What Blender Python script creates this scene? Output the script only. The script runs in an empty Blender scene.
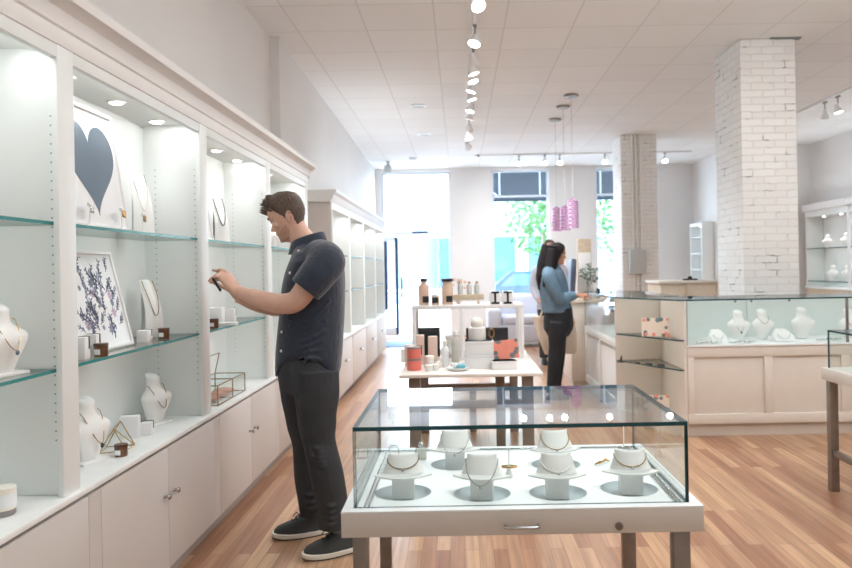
import bpy, bmesh, math, random
from mathutils import Vector, Matrix, Euler
random.seed(7)
PI = math.pi
SC = bpy.context.scene
COL = SC.collection
V = Vector

# ------------------------------------------------------------------ camera, world, lights, exposure
CAMH = 1.43; FPX = 700.0; PX0 = 460.0; PY0 = 268.0; ROLL = .018
cam = bpy.data.cameras.new('camera'); camo = bpy.data.objects.new('camera', cam); COL.objects.link(camo)
camo.location = (0, 0, CAMH)
camo.rotation_euler = (Matrix.Rotation(PI/2, 3, 'X') @ Matrix.Rotation(-ROLL, 3, 'Z')).to_euler()
cam.sensor_width = 36; cam.sensor_fit = 'HORIZONTAL'
cam.lens = FPX*36/852
cam.shift_x = (426-PX0)/852; cam.shift_y = (PY0-284)/852
cam.clip_start = .05; cam.clip_end = 200
cam.dof.use_dof = True; cam.dof.focus_distance = 2.9; cam.dof.aperture_fstop = 3.2
SC.camera = camo
SC.view_settings.view_transform = 'Standard'; SC.view_settings.look = 'None'
SC.view_settings.gamma = 1; SC.view_settings.use_curve_mapping = False
SC.view_settings.exposure = .22
SC.cycles.max_bounces = 10; SC.cycles.diffuse_bounces = 5; SC.cycles.glossy_bounces = 4
SC.cycles.transparent_max_bounces = 24; SC.cycles.caustics_reflective = False; SC.cycles.caustics_refractive = False
SC.cycles.sample_clamp_indirect = 4

world = bpy.data.worlds.new('overcast_sky'); SC.world = world; world.use_nodes = True
bg = world.node_tree.nodes['Background']; bg.inputs[0].default_value = (.80, .91, 1.0, 1); bg.inputs[1].default_value = 15.0

def area(name, loc, sx, sy, power, color=(1, 1, 1), rot=(0, 0, 0)):
    l = bpy.data.lights.new(name, 'AREA'); l.shape = 'RECTANGLE'; l.size = sx; l.size_y = sy; l.energy = power; l.color = color
    o = bpy.data.objects.new(name, l); o.location = loc; o.rotation_euler = rot; COL.objects.link(o); return o
def portal(name, loc, sx, sy):
    o = area(name, loc, sx, sy, 1, rot=(-PI/2, 0, 0)); o.data.cycles.is_portal = True; return o
area('overhead_fill', (1.3, 3.1, 3.54), 2.6, 4.4, 60, (.96, .985, 1))  # added overhead fill out of view, no ceiling fitting behind it
area('overhead_fill', (4.4, 3.1, 3.54), 2.6, 4.4, 52, (.96, .985, 1))  # second added overhead fill, over the right side
area('upward_fill', (2.9, 2.0, 3.15), 3.6, 3.2, 95, (.95, .98, 1), (PI-.35, 0, 0))  # added fill aimed up, softens the room by ceiling bounce
area('rear_fill', (2.2, -2.1, 1.7), 7.4, 3.0, 12, (.94, .97, 1), (PI/2, 0, 0))  # added fill behind the camera; the wall there has no window
area('cabinet_top_fill', (-1.38, 9.9, 2.30), .15, 3.8, 13, (.84, .93, 1), (0, PI+.6, 0))  # added fill on top of the far unit, brightens the ceiling
area('cabinet_top_fill', (6.2, 10.4, 2.46), .15, 4.0, 14, (.84, .93, 1), (0, PI-.8, 0))  # same kind of added fill above the right wall units
def spot(name, loc, target, power, angle=100, blend=.6, r=.04, color=(.98, .99, 1)):
    l = bpy.data.lights.new(name, 'SPOT'); l.energy = power; l.spot_size = math.radians(angle); l.spot_blend = blend
    l.shadow_soft_size = r; l.color = color
    o = bpy.data.objects.new(name, l); o.location = loc
    o.rotation_euler = (V(target)-V(loc)).to_track_quat('-Z', 'Y').to_euler(); COL.objects.link(o); return o
SPOT_W = 75      # every track lamp
DOWN_W = 2.0     # every little recessed lamp in the wall cabinets

# ------------------------------------------------------------------ photo geometry helpers
def _ray(px, py):
    a = (px-PX0)/FPX; b = (py-PY0)/FPX; den = 1+ROLL*ROLL
    return (a-ROLL*b)/den, (b+ROLL*a)/den
def at(px, py, Y):
    u, d = _ray(px, py); return V((u*Y, Y, CAMH-d*Y))
def on(px, py, Z):
    u, d = _ray(px, py); Y = (CAMH-Z)/d; return V((u*Y, Y, Z))
def ax(px, py, X):
    u, d = _ray(px, py); Y = X/u; return V((X, Y, CAMH-d*Y))

# ------------------------------------------------------------------ materials
def lin(c): return tuple(((x/255)/12.92 if x/255 <= .04045 else ((x/255+.055)/1.055)**2.4) for x in c)
def mat(name, rgb, rough=.5, metal=0.0, spec=.5, noise=0.0, nscale=8.0, bump=0.0, bscale=60.0, trans=0.0, coat=0.0, sheen=0.0):
    m = bpy.data.materials.new(name); m.use_nodes = True; nt = m.node_tree; b = nt.nodes['Principled BSDF']
    col = lin(rgb)
    b.inputs['Base Color'].default_value = (*col, 1); b.inputs['Roughness'].default_value = rough
    b.inputs['Metallic'].default_value = metal; b.inputs['Specular IOR Level'].default_value = spec
    b.inputs['Transmission Weight'].default_value = trans; b.inputs['Coat Weight'].default_value = coat
    b.inputs['Sheen Weight'].default_value = sheen
    tc = nt.nodes.new('ShaderNodeTexCoord')
    n = nt.nodes.new('ShaderNodeTexNoise'); n.inputs['Scale'].default_value = nscale; n.inputs['Detail'].default_value = 4
    nt.links.new(tc.outputs['Object'], n.inputs['Vector'])
    r = nt.nodes.new('ShaderNodeMapRange'); r.inputs[1].default_value = .3; r.inputs[2].default_value = .7
    r.inputs[3].default_value = 1-max(noise, .015); r.inputs[4].default_value = 1+max(noise, .015)
    nt.links.new(n.outputs['Fac'], r.inputs[0])
    mx = nt.nodes.new('ShaderNodeVectorMath'); mx.operation = 'SCALE'; mx.inputs[0].default_value = col
    nt.links.new(r.outputs[0], mx.inputs['Scale']); nt.links.new(mx.outputs[0], b.inputs['Base Color'])
    if bump:
        n2 = nt.nodes.new('ShaderNodeTexNoise'); n2.inputs['Scale'].default_value = bscale; n2.inputs['Detail'].default_value = 3
        nt.links.new(tc.outputs['Object'], n2.inputs['Vector'])
        bp = nt.nodes.new('ShaderNodeBump'); bp.inputs['Strength'].default_value = bump; bp.inputs['Distance'].default_value = .01
        nt.links.new(n2.outputs['Fac'], bp.inputs['Height']); nt.links.new(bp.outputs[0], b.inputs['Normal'])
    return m
def emis(name, rgb, strength):
    m = bpy.data.materials.new(name); m.use_nodes = True; nt = m.node_tree; nt.nodes.clear()
    e = nt.nodes.new('ShaderNodeEmission'); o = nt.nodes.new('ShaderNodeOutputMaterial')
    e.inputs[0].default_value = (*lin(rgb), 1); e.inputs[1].default_value = strength; nt.links.new(e.outputs[0], o.inputs[0]); return m
def glass(name, tint=(.97, .99, .985), ior=1.3, rough=0.0):
    m = bpy.data.materials.new(name); m.use_nodes = True; nt = m.node_tree; nt.nodes.clear()
    o = nt.nodes.new('ShaderNodeOutputMaterial'); t = nt.nodes.new('ShaderNodeBsdfTransparent'); g = nt.nodes.new('ShaderNodeBsdfGlossy')
    lw = nt.nodes.new('ShaderNodeLayerWeight'); lw.inputs[0].default_value = .5; mx = nt.nodes.new('ShaderNodeMixShader')
    pw = nt.nodes.new('ShaderNodeMath'); pw.operation = 'POWER'; pw.inputs[1].default_value = 5; f = nt.nodes.new('ShaderNodeMath'); f.operation = 'MULTIPLY_ADD'
    f0 = ((ior-1)/(ior+1))**2; f.inputs[1].default_value = 1-f0; f.inputs[2].default_value = f0
    nt.links.new(lw.outputs['Facing'], pw.inputs[0]); nt.links.new(pw.outputs[0], f.inputs[0])
    t.inputs[0].default_value = (*tint, 1); g.inputs['Roughness'].default_value = rough
    nt.links.new(f.outputs[0], mx.inputs[0]); nt.links.new(t.outputs[0], mx.inputs[1]); nt.links.new(g.outputs[0], mx.inputs[2])
    nt.links.new(mx.outputs[0], o.inputs[0]); return m
def brickmat(name, c1, c2, mortar, bw, rh, msize, vec, rough=.5, bump=.0, off=.5, loc=(0, 0, 0), streak=0.0, spec=.5, wear=0.0, bias=0.0, speck=0.0):
    """vec: which axes run along / across the rows, 'YX', 'XY' or 'SZ' (X+Y along, Z up)"""
    m = bpy.data.materials.new(name); m.use_nodes = True; nt = m.node_tree; b = nt.nodes['Principled BSDF']; L = nt.links
    tc = nt.nodes.new('ShaderNodeTexCoord'); sp = nt.nodes.new('ShaderNodeSeparateXYZ'); cb = nt.nodes.new('ShaderNodeCombineXYZ')
    mp = nt.nodes.new('ShaderNodeMapping'); mp.inputs['Location'].default_value = loc
    L.new(tc.outputs['Object'], mp.inputs[0]); L.new(mp.outputs[0], sp.inputs[0])
    if vec == 'SZ':
        ad = nt.nodes.new('ShaderNodeMath'); ad.operation = 'ADD'; L.new(sp.outputs[0], ad.inputs[0]); L.new(sp.outputs[1], ad.inputs[1])
        L.new(ad.outputs[0], cb.inputs[0]); L.new(sp.outputs[2], cb.inputs[1])
    else:
        L.new(sp.outputs['XYZ'.index(vec[0])], cb.inputs[0]); L.new(sp.outputs['XYZ'.index(vec[1])], cb.inputs[1])
    br = nt.nodes.new('ShaderNodeTexBrick'); br.inputs['Scale'].default_value = 1; br.inputs['Brick Width'].default_value = bw
    br.inputs['Row Height'].default_value = rh; br.inputs['Mortar Size'].default_value = msize; br.offset = off; br.inputs['Bias'].default_value = bias
    br.inputs['Mortar Smooth'].default_value = .3
    br.inputs['Color1'].default_value = (*lin(c1), 1); br.inputs['Color2'].default_value = (*lin(c2), 1); br.inputs['Mortar'].default_value = (*lin(mortar), 1)
    vin = cb.outputs[0]
    if wear:
        nw = nt.nodes.new('ShaderNodeTexNoise'); nw.inputs['Scale'].default_value = 14; L.new(tc.outputs['Object'], nw.inputs['Vector'])
        vs = nt.nodes.new('ShaderNodeVectorMath'); vs.operation = 'SCALE'; vs.inputs['Scale'].default_value = wear; L.new(nw.outputs['Color'], vs.inputs[0])
        va = nt.nodes.new('ShaderNodeVectorMath'); va.operation = 'ADD'; L.new(cb.outputs[0], va.inputs[0]); L.new(vs.outputs[0], va.inputs[1]); vin = va.outputs[0]
    L.new(vin, br.inputs['Vector'])
    col = br.outputs['Color']
    if streak:
        ms = nt.nodes.new('ShaderNodeMapping'); ms.inputs['Scale'].default_value = (1.2, 26, 1); L.new(cb.outputs[0], ms.inputs[0])
        ns = nt.nodes.new('ShaderNodeTexNoise'); ns.inputs['Scale'].default_value = 1.6; ns.inputs['Detail'].default_value = 5; L.new(ms.outputs[0], ns.inputs['Vector'])
        mr = nt.nodes.new('ShaderNodeMapRange'); mr.inputs[1].default_value = .3; mr.inputs[2].default_value = .7; mr.inputs[3].default_value = 1-streak; mr.inputs[4].default_value = 1+streak
        L.new(ns.outputs['Fac'], mr.inputs[0])
        sc = nt.nodes.new('ShaderNodeVectorMath'); sc.operation = 'SCALE'; L.new(col, sc.inputs[0]); L.new(mr.outputs[0], sc.inputs['Scale']); col = sc.outputs[0]
    if speck:
        n3 = nt.nodes.new('ShaderNodeTexNoise'); n3.inputs['Scale'].default_value = 7; n3.inputs['Detail'].default_value = 6; L.new(tc.outputs['Object'], n3.inputs['Vector'])
        th = nt.nodes.new('ShaderNodeMapRange'); th.inputs[1].default_value = .56; th.inputs[2].default_value = .66; L.new(n3.outputs['Fac'], th.inputs[0])
        mu = nt.nodes.new('ShaderNodeMath'); mu.operation = 'MULTIPLY'; L.new(th.outputs[0], mu.inputs[0]); L.new(br.outputs['Fac'], mu.inputs[1])
        sb_ = nt.nodes.new('ShaderNodeMath'); sb_.operation = 'MULTIPLY_ADD'; sb_.inputs[1].default_value = -speck; sb_.inputs[2].default_value = 1; L.new(mu.outputs[0], sb_.inputs[0])
        s3 = nt.nodes.new('ShaderNodeVectorMath'); s3.operation = 'SCALE'; L.new(col, s3.inputs[0]); L.new(sb_.outputs[0], s3.inputs['Scale']); col = s3.outputs[0]
    L.new(col, b.inputs['Base Color']); b.inputs['Roughness'].default_value = rough; b.inputs['Specular IOR Level'].default_value = spec
    if bump:
        inv = nt.nodes.new('ShaderNodeMath'); inv.operation = 'SUBTRACT'; inv.inputs[0].default_value = 1; L.new(br.outputs['Fac'], inv.inputs[1])
        nn = nt.nodes.new('ShaderNodeTexNoise'); nn.inputs['Scale'].default_value = 30; nn.inputs['Detail'].default_value = 5; L.new(tc.outputs['Object'], nn.inputs['Vector'])
        ad2 = nt.nodes.new('ShaderNodeMath'); ad2.operation = 'MULTIPLY_ADD'; ad2.inputs[1].default_value = .6; L.new(nn.outputs['Fac'], ad2.inputs[0]); L.new(inv.outputs[0], ad2.inputs[2])
        bp = nt.nodes.new('ShaderNodeBump'); bp.inputs['Strength'].default_value = bump; bp.inputs['Distance'].default_value = .012
        L.new(ad2.outputs[0], bp.inputs['Height']); L.new(bp.outputs[0], b.inputs['Normal'])
    return m

M = {}
M['wall'] = mat('white_wall_paint', (226, 224, 222), .7, noise=.02, nscale=1.5)
M['ceil'] = brickmat('ceiling_tile', (238, 238, 237), (233, 233, 232), (212, 211, 210), .61, .615, .006, 'XY', .85, bump=.15, off=0, loc=(.18, -.09, 0), spec=.2)
M['floor'] = brickmat('plank_floor', (190, 154, 122), (148, 105, 82), (120, 86, 67), 1.35, .072, .0012, 'YX', .3, off=.37, streak=.22, spec=.4)
M['brick'] = brickmat('painted_brick', (240, 240, 238), (234, 233, 231), (226, 224, 220), .215, .0685, .006, 'SZ', .55, bump=.6, wear=.024, speck=.6)
M['cab'] = mat('white_cabinet_paint', (236, 239, 238), .42, noise=.015, nscale=3)
M['cabdoor'] = mat('warm_white_door_paint', (210, 204, 199), .45, noise=.015, nscale=3)  # warm white, darkened so the colour carries shade on the fronts
M['crown'] = mat('crown_paint', (232, 230, 228), .5)
M['counter'] = mat('white_counter', (240, 241, 240), .3, noise=.03, nscale=9)
M['kick'] = mat('grey_kick_paint', (180, 172, 165), .5)
M['cream'] = mat('cream_paint', (224, 215, 205), .45)  # cream, darkened in the colour for shade on camera-facing fronts
M['creamkick'] = mat('cream_kick', (205, 194, 182), .5)
M['dark'] = mat('pin_hole_dark', (128, 136, 136), .8)
M['glass'] = glass('clear_glass')
M['glassshelf'] = glass('shelf_glass', (.935, .975, .965), 1.35)
M['pane'] = glass('window_pane', (.96, .985, 1), 1.2)
M['edge'] = mat('teal_glass_edge', (8, 72, 78), .15, spec=.6)
M['shelfedge'] = mat('green_glass_edge', (60, 138, 138), .2, spec=.6)
M['chrome'] = mat('chrome', (205, 208, 210), .15, 1)
M['steel'] = mat('brushed_steel', (140, 134, 128), .38, 1, noise=.06, nscale=20)
M['legsteel'] = mat('dark_steel_leg', (140, 131, 122), .42, .6, noise=.08, nscale=20)
M['legwood'] = mat('grey_brown_leg', (132, 116, 104), .5, noise=.1, nscale=14)
M['gold'] = mat('gold', (196, 158, 96), .25, 1)
M['silver'] = mat('silver', (190, 190, 188), .22, 1)
M['bronze'] = mat('antique_bronze', (150, 122, 82), .4, .9)
M['leather'] = mat('white_leatherette', (242, 242, 240), .5, bump=.05, bscale=300)
M['wellshade'] = mat('pale_grey_well', (196, 206, 210), .7)  # grey put into the colour for the shade inside the wells
M['tray'] = mat('white_tray', (244, 247, 248), .45)
M['apron'] = mat('case_apron_shaded', (214, 209, 201), .4)  # off-white darkened so the colour carries the apron's shade
M['box'] = mat('white_box_card', (240, 240, 240), .55)
M['black'] = mat('black_card', (28, 29, 34), .5)
M['ribbon'] = mat('navy_ribbon', (26, 30, 48), .45)
M['amber'] = mat('amber_glass', (104, 66, 38), .12, spec=.6, noise=.2, nscale=30, coat=.4)
M['amberlid'] = mat('dark_amber_lid', (84, 54, 34), .3)
M['wax'] = mat('candle_wax', (240, 236, 226), .5)
M['print'] = mat('print_paper', (238, 240, 241), .6)
M['printglass'] = mat('glazed_print', (238, 240, 241), .15, spec=.6)
M['heart'] = mat('slate_blue_ink', (104, 122, 138), .12, spec=.6)
M['ink'] = mat('grey_blue_ink', (132, 142, 164), .6)
M['inkdark'] = mat('dark_ink', (92, 100, 120), .6)
M['inkpink'] = mat('lilac_ink', (196, 176, 196), .6)
M['lamp'] = emis('lamp_glow', (255, 250, 242), 14)
M['white'] = mat('white_enamel', (238, 238, 238), .35)
M['skin'] = mat('skin_light', (206, 164, 144), .5, noise=.05, nscale=25, spec=.35)
M['skin2'] = mat('skin_tan', (196, 142, 116), .5, noise=.04, nscale=25, spec=.35)
M['hairbrown'] = mat('brown_hair', (84, 68, 56), .55, noise=.3, nscale=60, bump=.6, bscale=140)
M['hairblack'] = mat('black_hair', (30, 25, 27), .6, spec=.2, noise=.25, nscale=40, bump=.4, bscale=90)
M['stubble'] = mat('stubble', (182, 142, 122), .7, noise=.12, nscale=120)
M['lips'] = mat('lips', (176, 110, 100), .5)
M['eyedark'] = mat('eye_dark', (48, 38, 34), .2)
M['eyewhite'] = mat('eye_white', (228, 222, 216), .3)
M['shirt'] = mat('navy_chambray', (29, 39, 56), .8, noise=.16, nscale=18, bump=.5, bscale=22, sheen=.3)
M['trouser'] = mat('charcoal_cotton', (49, 51, 55), .85, noise=.1, nscale=14, bump=.5, bscale=18)
M['shoe'] = mat('charcoal_knit', (62, 66, 68), .8, noise=.1, nscale=90, bump=.3, bscale=200)
M['sole'] = mat('white_rubber', (224, 220, 210), .5)
M['soledark'] = mat('dark_outsole', (70, 64, 58), .7)
M['denim'] = mat('blue_denim', (96, 122, 142), .8, noise=.14, nscale=14, bump=.4, bscale=30)
M['blackcloth'] = mat('black_trouser', (22, 24, 32), .75, noise=.1, nscale=12)
M['canvas'] = mat('natural_canvas', (226, 212, 194), .8, noise=.04, nscale=20)
M['phone'] = mat('phone_black', (24, 25, 27), .25)
M['coral'] = mat('coral_tin', (232, 122, 110), .4)
M['greytin'] = mat('grey_tin', (150, 142, 140), .35, .4)
M['blush'] = mat('blush_card', (226, 200, 186), .5)
M['beigeglass'] = mat('beige_bottle', (222, 190, 168), .25, noise=.05, nscale=9, coat=.3)
M['clearb'] = mat('frosted_bottle', (232, 232, 224), .15, trans=.35)
M['woodrack'] = mat('pale_wood', (206, 188, 162), .5, noise=.12, nscale=30)
M['tabletop'] = mat('pale_tabletop', (240, 234, 226), .4)
M['aqua'] = mat('aqua_soap', (120, 190, 206), .35)
M['floral'] = mat('coral_card', (240, 150, 130), .5, noise=.06, nscale=20)
M['leafgrey'] = mat('grey_leaf_print', (110, 124, 126), .5)
M['creamcard'] = mat('cream_card', (240, 222, 206), .5)
M['rosewood'] = mat('rose_tray', (190, 140, 122), .5, noise=.15, nscale=20)
M['sofa'] = mat('pale_sofa_fabric', (206, 210, 224), .85, noise=.03)
M['mat'] = mat('blue_grey_mat', (128, 158, 196), .9)
M['frameblue'] = mat('dark_blue_frame', (30, 56, 92), .35, .3)
M['framewhite'] = mat('white_frame', (222, 230, 240), .4)
M['awning'] = mat('slate_awning', (30, 40, 52), .7)
M['leaf'] = mat('tree_leaf', (58, 104, 50), .6, noise=.25, nscale=3)
M['plant'] = mat('plant_leaf', (98, 118, 106), .5, noise=.2, nscale=20)
M['trunk'] = mat('bark', (120, 110, 104), .8)
M['facade'] = mat('pale_facade', (150, 162, 176), .7)
M['facade2'] = mat('blue_facade', (136, 150, 168), .6)
M['shopglass'] = mat('shop_glass', (62, 90, 118), .1, spec=.8)
M['pave'] = mat('pavement', (214, 216, 220), .8)
M['road'] = mat('asphalt', (150, 156, 166), .8)
M['carblue'] = mat('car_blue', (44, 66, 92), .25, coat=.5)
M['pinkshade'] = brickmat('pink_mosaic_shade', (232, 150, 214), (168, 84, 190), (248, 232, 250), .03, .024, .004, 'SZ', .25)
M['conduit'] = mat('painted_conduit', (238, 236, 230), .5)
M['ebox'] = mat('grey_box_paint', (190, 196, 196), .5)

# ------------------------------------------------------------------ mesh builder
class MB:
    def __init__(s): s.v = []; s.f = []; s.m = []
    def add(s, vs, fs, mi=0, T=None):
        o = len(s.v)
        for p in vs: s.v.append(T @ V(p) if T else V(p))
        for f in fs: s.f.append(tuple(i+o for i in f)); s.m.append(mi)
        return s
    def box(s, c, d, bev=0.0, mi=0, R=None, seg=2):
        bm = bmesh.new(); bmesh.ops.create_cube(bm, size=1)
        for v in bm.verts: v.co = V((v.co.x*d[0], v.co.y*d[1], v.co.z*d[2]))
        if bev: bmesh.ops.bevel(bm, geom=list(bm.edges), offset=min(bev, min(d)*.45), segments=seg, affect='EDGES', profile=.5)
        bm.verts.index_update()
        T = Matrix.Translation(V(c)) @ (R.to_4x4() if R else Matrix.Identity(4))
        s.add([v.co.copy() for v in bm.verts], [[v.index for v in f.verts] for f in bm.faces], mi, T); bm.free(); return s
    def bb(s, a, b, bev=0.0, mi=0):
        return s.box([(a[i]+b[i])/2 for i in range(3)], [abs(b[i]-a[i]) for i in range(3)], bev, mi)
    def loft(s, rings, mi=0, caps=True, T=None, closed=True):
        n = len(rings[0]); vs = [p for r in rings for p in r]; fs = []
        for k in range(len(rings)-1):
            for i in range(n if closed else n-1):
                j = (i+1) % n; fs.append((k*n+i, k*n+j, (k+1)*n+j, (k+1)*n+i))
        if caps and closed: fs.append(tuple(reversed(range(n)))); fs.append(tuple((len(rings)-1)*n+i for i in range(n)))
        return s.add(vs, fs, mi, T)
    def lathe(s, prof, o=(0, 0, 0), n=20, mi=0, T=None, sx=1, sy=1):
        rings = [[V((o[0]+r*sx*math.cos(2*PI*i/n), o[1]+r*sy*math.sin(2*PI*i/n), o[2]+z)) for i in range(n)] for r, z in prof]
        return s.loft(rings, mi, True, T)
    def cyl(s, a, b, r, r2=None, n=12, mi=0): return s.tube([a, b], [r, r if r2 is None else r2], n, mi)
    def tube(s, pts, r, n=8, mi=0, closed=False, flat=1.0):
        pts = [V(p) for p in pts]; k = len(pts); rr = r if isinstance(r, (list, tuple)) else [r]*k
        rings = []; up = None
        for i, p in enumerate(pts):
            if closed: t = (pts[(i+1) % k]-pts[i-1])
            else: t = pts[min(i+1, k-1)]-pts[max(i-1, 0)]
            t = t.normalized() if t.length > 1e-9 else V((0, 0, 1))
            if up is None: up = V((0, 0, 1)) if abs(t.z) < .9 else V((0, 1, 0))
            a = t.cross(up)
            if a.length < 1e-4: a = t.orthogonal()
            a.normalize(); bv = a.cross(t).normalized(); up = bv
            rings.append([p+a*(rr[i]*math.cos(2*PI*j/n))+bv*(rr[i]*flat*math.sin(2*PI*j/n)) for j in range(n)])
        if closed: rings.append(rings[0]); return s.loft(rings, mi, False)
        return s.loft(rings, mi)
    def sph(s, c, r, sc=(1, 1, 1), n=14, mi=0, R=None):
        T = Matrix.Translation(V(c)) @ (R.to_4x4() if R else Matrix.Identity(4))
        prof = [(max(r*math.sin(PI*i/(n//2+1)), r*.02), -r*math.cos(PI*i/(n//2+1))) for i in range(n//2+2)]
        rings = [[V((a*math.cos(2*PI*j/n)*sc[0], a*math.sin(2*PI*j/n)*sc[1], z*sc[2])) for j in range(n)] for a, z in prof]
        return s.loft(rings, mi, True, T)
    def prism(s, poly, axis, lo, hi, mi=0):
        """poly: 2d points in the plane across axis ('X': (y,z), 'Y': (x,z), 'Z': (x,y)), pushed from lo to hi"""
        def p3(p, h): return V((h, p[0], p[1])) if axis == 'X' else V((p[0], h, p[1])) if axis == 'Y' else V((p[0], p[1], h))
        n = len(poly); vs = [p3(p, lo) for p in poly]+[p3(p, hi) for p in poly]
        return s.add(vs, [tuple(range(n)), tuple(range(2*n-1, n-1, -1))]+[((i+1) % n, i, n+i, n+(i+1) % n) for i in range(n)], mi)
    def build(s, name, mats, parent=None, smooth=True, ang=40):
        me = bpy.data.meshes.new(name); me.from_pydata([tuple(v) for v in s.v], [], s.f)
        for m in (mats if isinstance(mats, (list, tuple)) else [mats]): me.materials.append(m)
        me.polygons.foreach_set('material_index', s.m)
        bm = bmesh.new(); bm.from_mesh(me); bmesh.ops.recalc_face_normals(bm, faces=bm.faces); bm.to_mesh(me); bm.free()
        if smooth:
            me.polygons.foreach_set('use_smooth', [True]*len(me.polygons)); me.set_sharp_from_angle(angle=math.radians(ang))
        me.update()
        o = bpy.data.objects.new(name, me); COL.objects.link(o)
        if parent is not None: o.parent = parent
        return o

def tag(o, label, cat, group=None):
    o['label'] = label; o['category'] = cat
    if group: o['group'] = group
    return o
def thing(name, label, cat, loc=(0, 0, 0), rz=0, group=None):
    o = bpy.data.objects.new(name, None); o.empty_display_size = .05; COL.objects.link(o)
    o.location = loc; o.rotation_euler = (0, 0, rz); return tag(o, label, cat, group)
def struct(o): o['kind'] = 'structure'; return o
def kids(o): return [c for c in bpy.data.objects if c.parent is o]
def copy_tree(o, parent=None):
    c = o.copy(); COL.objects.link(c)
    if parent is not None: c.parent = parent
    for ch in kids(o): copy_tree(ch, c)
    return c
def dup(o, loc, rz, label, group=None, scale=None):
    c = copy_tree(o); c.location = loc; c.rotation_euler = (0, 0, rz); c['label'] = label
    if group: c['group'] = group
    if scale: c.scale = (scale,)*3
    return c
def rotm(x=0, y=0, z=0): return Euler((x, y, z)).to_matrix()
# ================================================================== SETTING
RZ = 3.56                     # ceiling height
BY = 14.9                     # street wall
XL = -1.69; XR = 6.4
struct(MB().bb((-3, -2.2, -.1), (XR+.3, BY+.1, 0)).build('floor', M['floor'], smooth=False))
struct(MB().bb((-2.2, -2.2, RZ), (XR+.3, BY+.3, RZ+.1)).build('ceiling', M['ceil'], smooth=False))
# left wall: a nearer part, a pilaster step, and the further part drifting slightly outwards
struct(MB().bb((-2.2, -2.2, 0), (XL, 6.35, RZ)).build('wall_left', M['wall'], smooth=False))
struct(MB().prism([(-2.2, 6.5), (-1.62, 6.5), (-1.77, 14.4), (-1.77, BY), (-2.2, BY)], 'Z', 0, RZ).build('wall_left_far', M['wall'], smooth=False))
struct(MB().bb((-2.2, 6.35, 0), (-1.605, 6.5, RZ)).build('trim_9', M['wall'], smooth=False))
struct(MB().bb((XR, -2.2, 0), (XR+.3, 12.9, RZ)).build('wall_right', M['wall'], smooth=False))
struct(MB().prism([(5.0, BY), (5.0, 12.75), (XR+.3, 12.75), (XR+.3, BY)], 'Z', 0, RZ).build('wall_right_return', M['wall'], smooth=False))
struct(MB().bb((-2.2, -2.4, 0), (XR+.3, -2.2, RZ)).build('wall_behind', M['wall'], smooth=False))
# street wall with a door opening and two windows
def bx(px, py=250): return at(px, py, BY).x
def bz(py, px=500): return at(px, py, BY).z
dx0, dx1 = bx(382), bx(451); wx0, wx1 = bx(493), bx(550); vx0, vx1 = bx(597), bx(650)
sill = bz(309, 520); head = 3.5
w = MB()
for a, b in ((-2.2, dx0), (dx1, wx0), (wx1, vx0), (vx1, XR+.3)): w.bb((a, BY, 0), (b, BY+.3, RZ))
for a, b in ((wx0, wx1), (vx0, vx1)): w.bb((a, BY, 0), (b, BY+.3, sill))
for a, b in ((dx0, dx1), (wx0, wx1), (vx0, vx1)): w.bb((a, BY, head), (b, BY+.3, RZ))
struct(w.build('wall_back', M['wall'], smooth=False))
portal('portal_door', ((dx0+dx1)/2, BY+.28, head/2), dx1-dx0, head)
portal('portal_window', ((wx0+wx1)/2, BY+.28, (head+sill)/2), wx1-wx0, head-sill)
portal('portal_window', ((vx0+vx1)/2, BY+.28, (head+sill)/2), vx1-vx0, head-sill)

def window(n, x0, x1):
    f = MB(); y = BY+.12; t = .035
    for a in (x0+t/2, x1-t/2): f.box((a, y, (sill+head)/2), (t, .06, head-sill), .004)
    for z in (sill+t/2, bz(195.5, 520), head-t/2): f.box(((x0+x1)/2, y, z), (x1-x0, .06, t), .004)
    o = struct(f.build('window_%d' % n, M['framewhite']))
    MB().bb((x0, y-.006, sill), (x1, y+.006, head)).build('pane', M['pane'], o, smooth=False)
    MB().bb((x0-.05, BY-.06, sill-.03), (x1+.05, BY+.1, sill)).build('sill', M['wall'], o, smooth=False)
    return o
window(1, wx0, wx1); window(2, vx0, vx1)
# the door: transom above, tall frame, one glazed leaf standing ajar
zt = bz(233, 420); y = BY+.12
f = MB()
f.box((dx0+.03, y, head/2), (.06, .1, head), .005); f.box((dx1-.02, y, head/2), (.04, .1, head), .005)
f.box(((dx0+dx1)/2, y, zt), (dx1-dx0, .08, .05), .004); f.box(((dx0+dx1)/2, y, head-.03), (dx1-dx0, .08, .06), .004)
f.box((bx(438), y, zt/2), (.04, .06, zt), .004)
dr = struct(f.build('door_1', M['framewhite']))
MB().bb((dx0, y-.006, zt), (dx1, y+.006, head)).build('transom_pane', M['pane'], dr, smooth=False)
MB().bb((bx(438), y-.006, .05), (dx1, y+.006, zt)).build('side_pane', M['pane'], dr, smooth=False)
lf = MB(); hx = bx(386); ex = bx(397)
lf.tube([(bx(398), BY-.35, .06), (bx(398), BY-.35, zt-.1)], .034, 6)
lf.box((bx(385.5), BY-.04, zt*.62), (.085, .06, zt*.72), .01)
lf = lf.build('door_leaf', M['frameblue'], dr)
MB().box((bx(391), BY-.2, .12), (.26, .05, .18), .01).box((bx(391), BY-.2, zt-.12), (.26, .05, .1), .01).build('leaf_rail', M['framewhite'], lf)
MB().box((bx(392), BY-.2, zt/2), (.24, .012, zt-.5), 0).build('leaf_pane', M['pane'], lf, smooth=False)
MB().tube([(bx(402), BY-.42, 1.25), (bx(403), BY-.46, 1.2), (bx(403), BY-.46, .9), (bx(402), BY-.42, .85)], .02, 8).build('door_handle', M['frameblue'], dr)
MB().box((bx(420), y-.02, zt+.02), (.34, .05, .05), .01).build('door_closer', M['frameblue'], dr)
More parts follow.
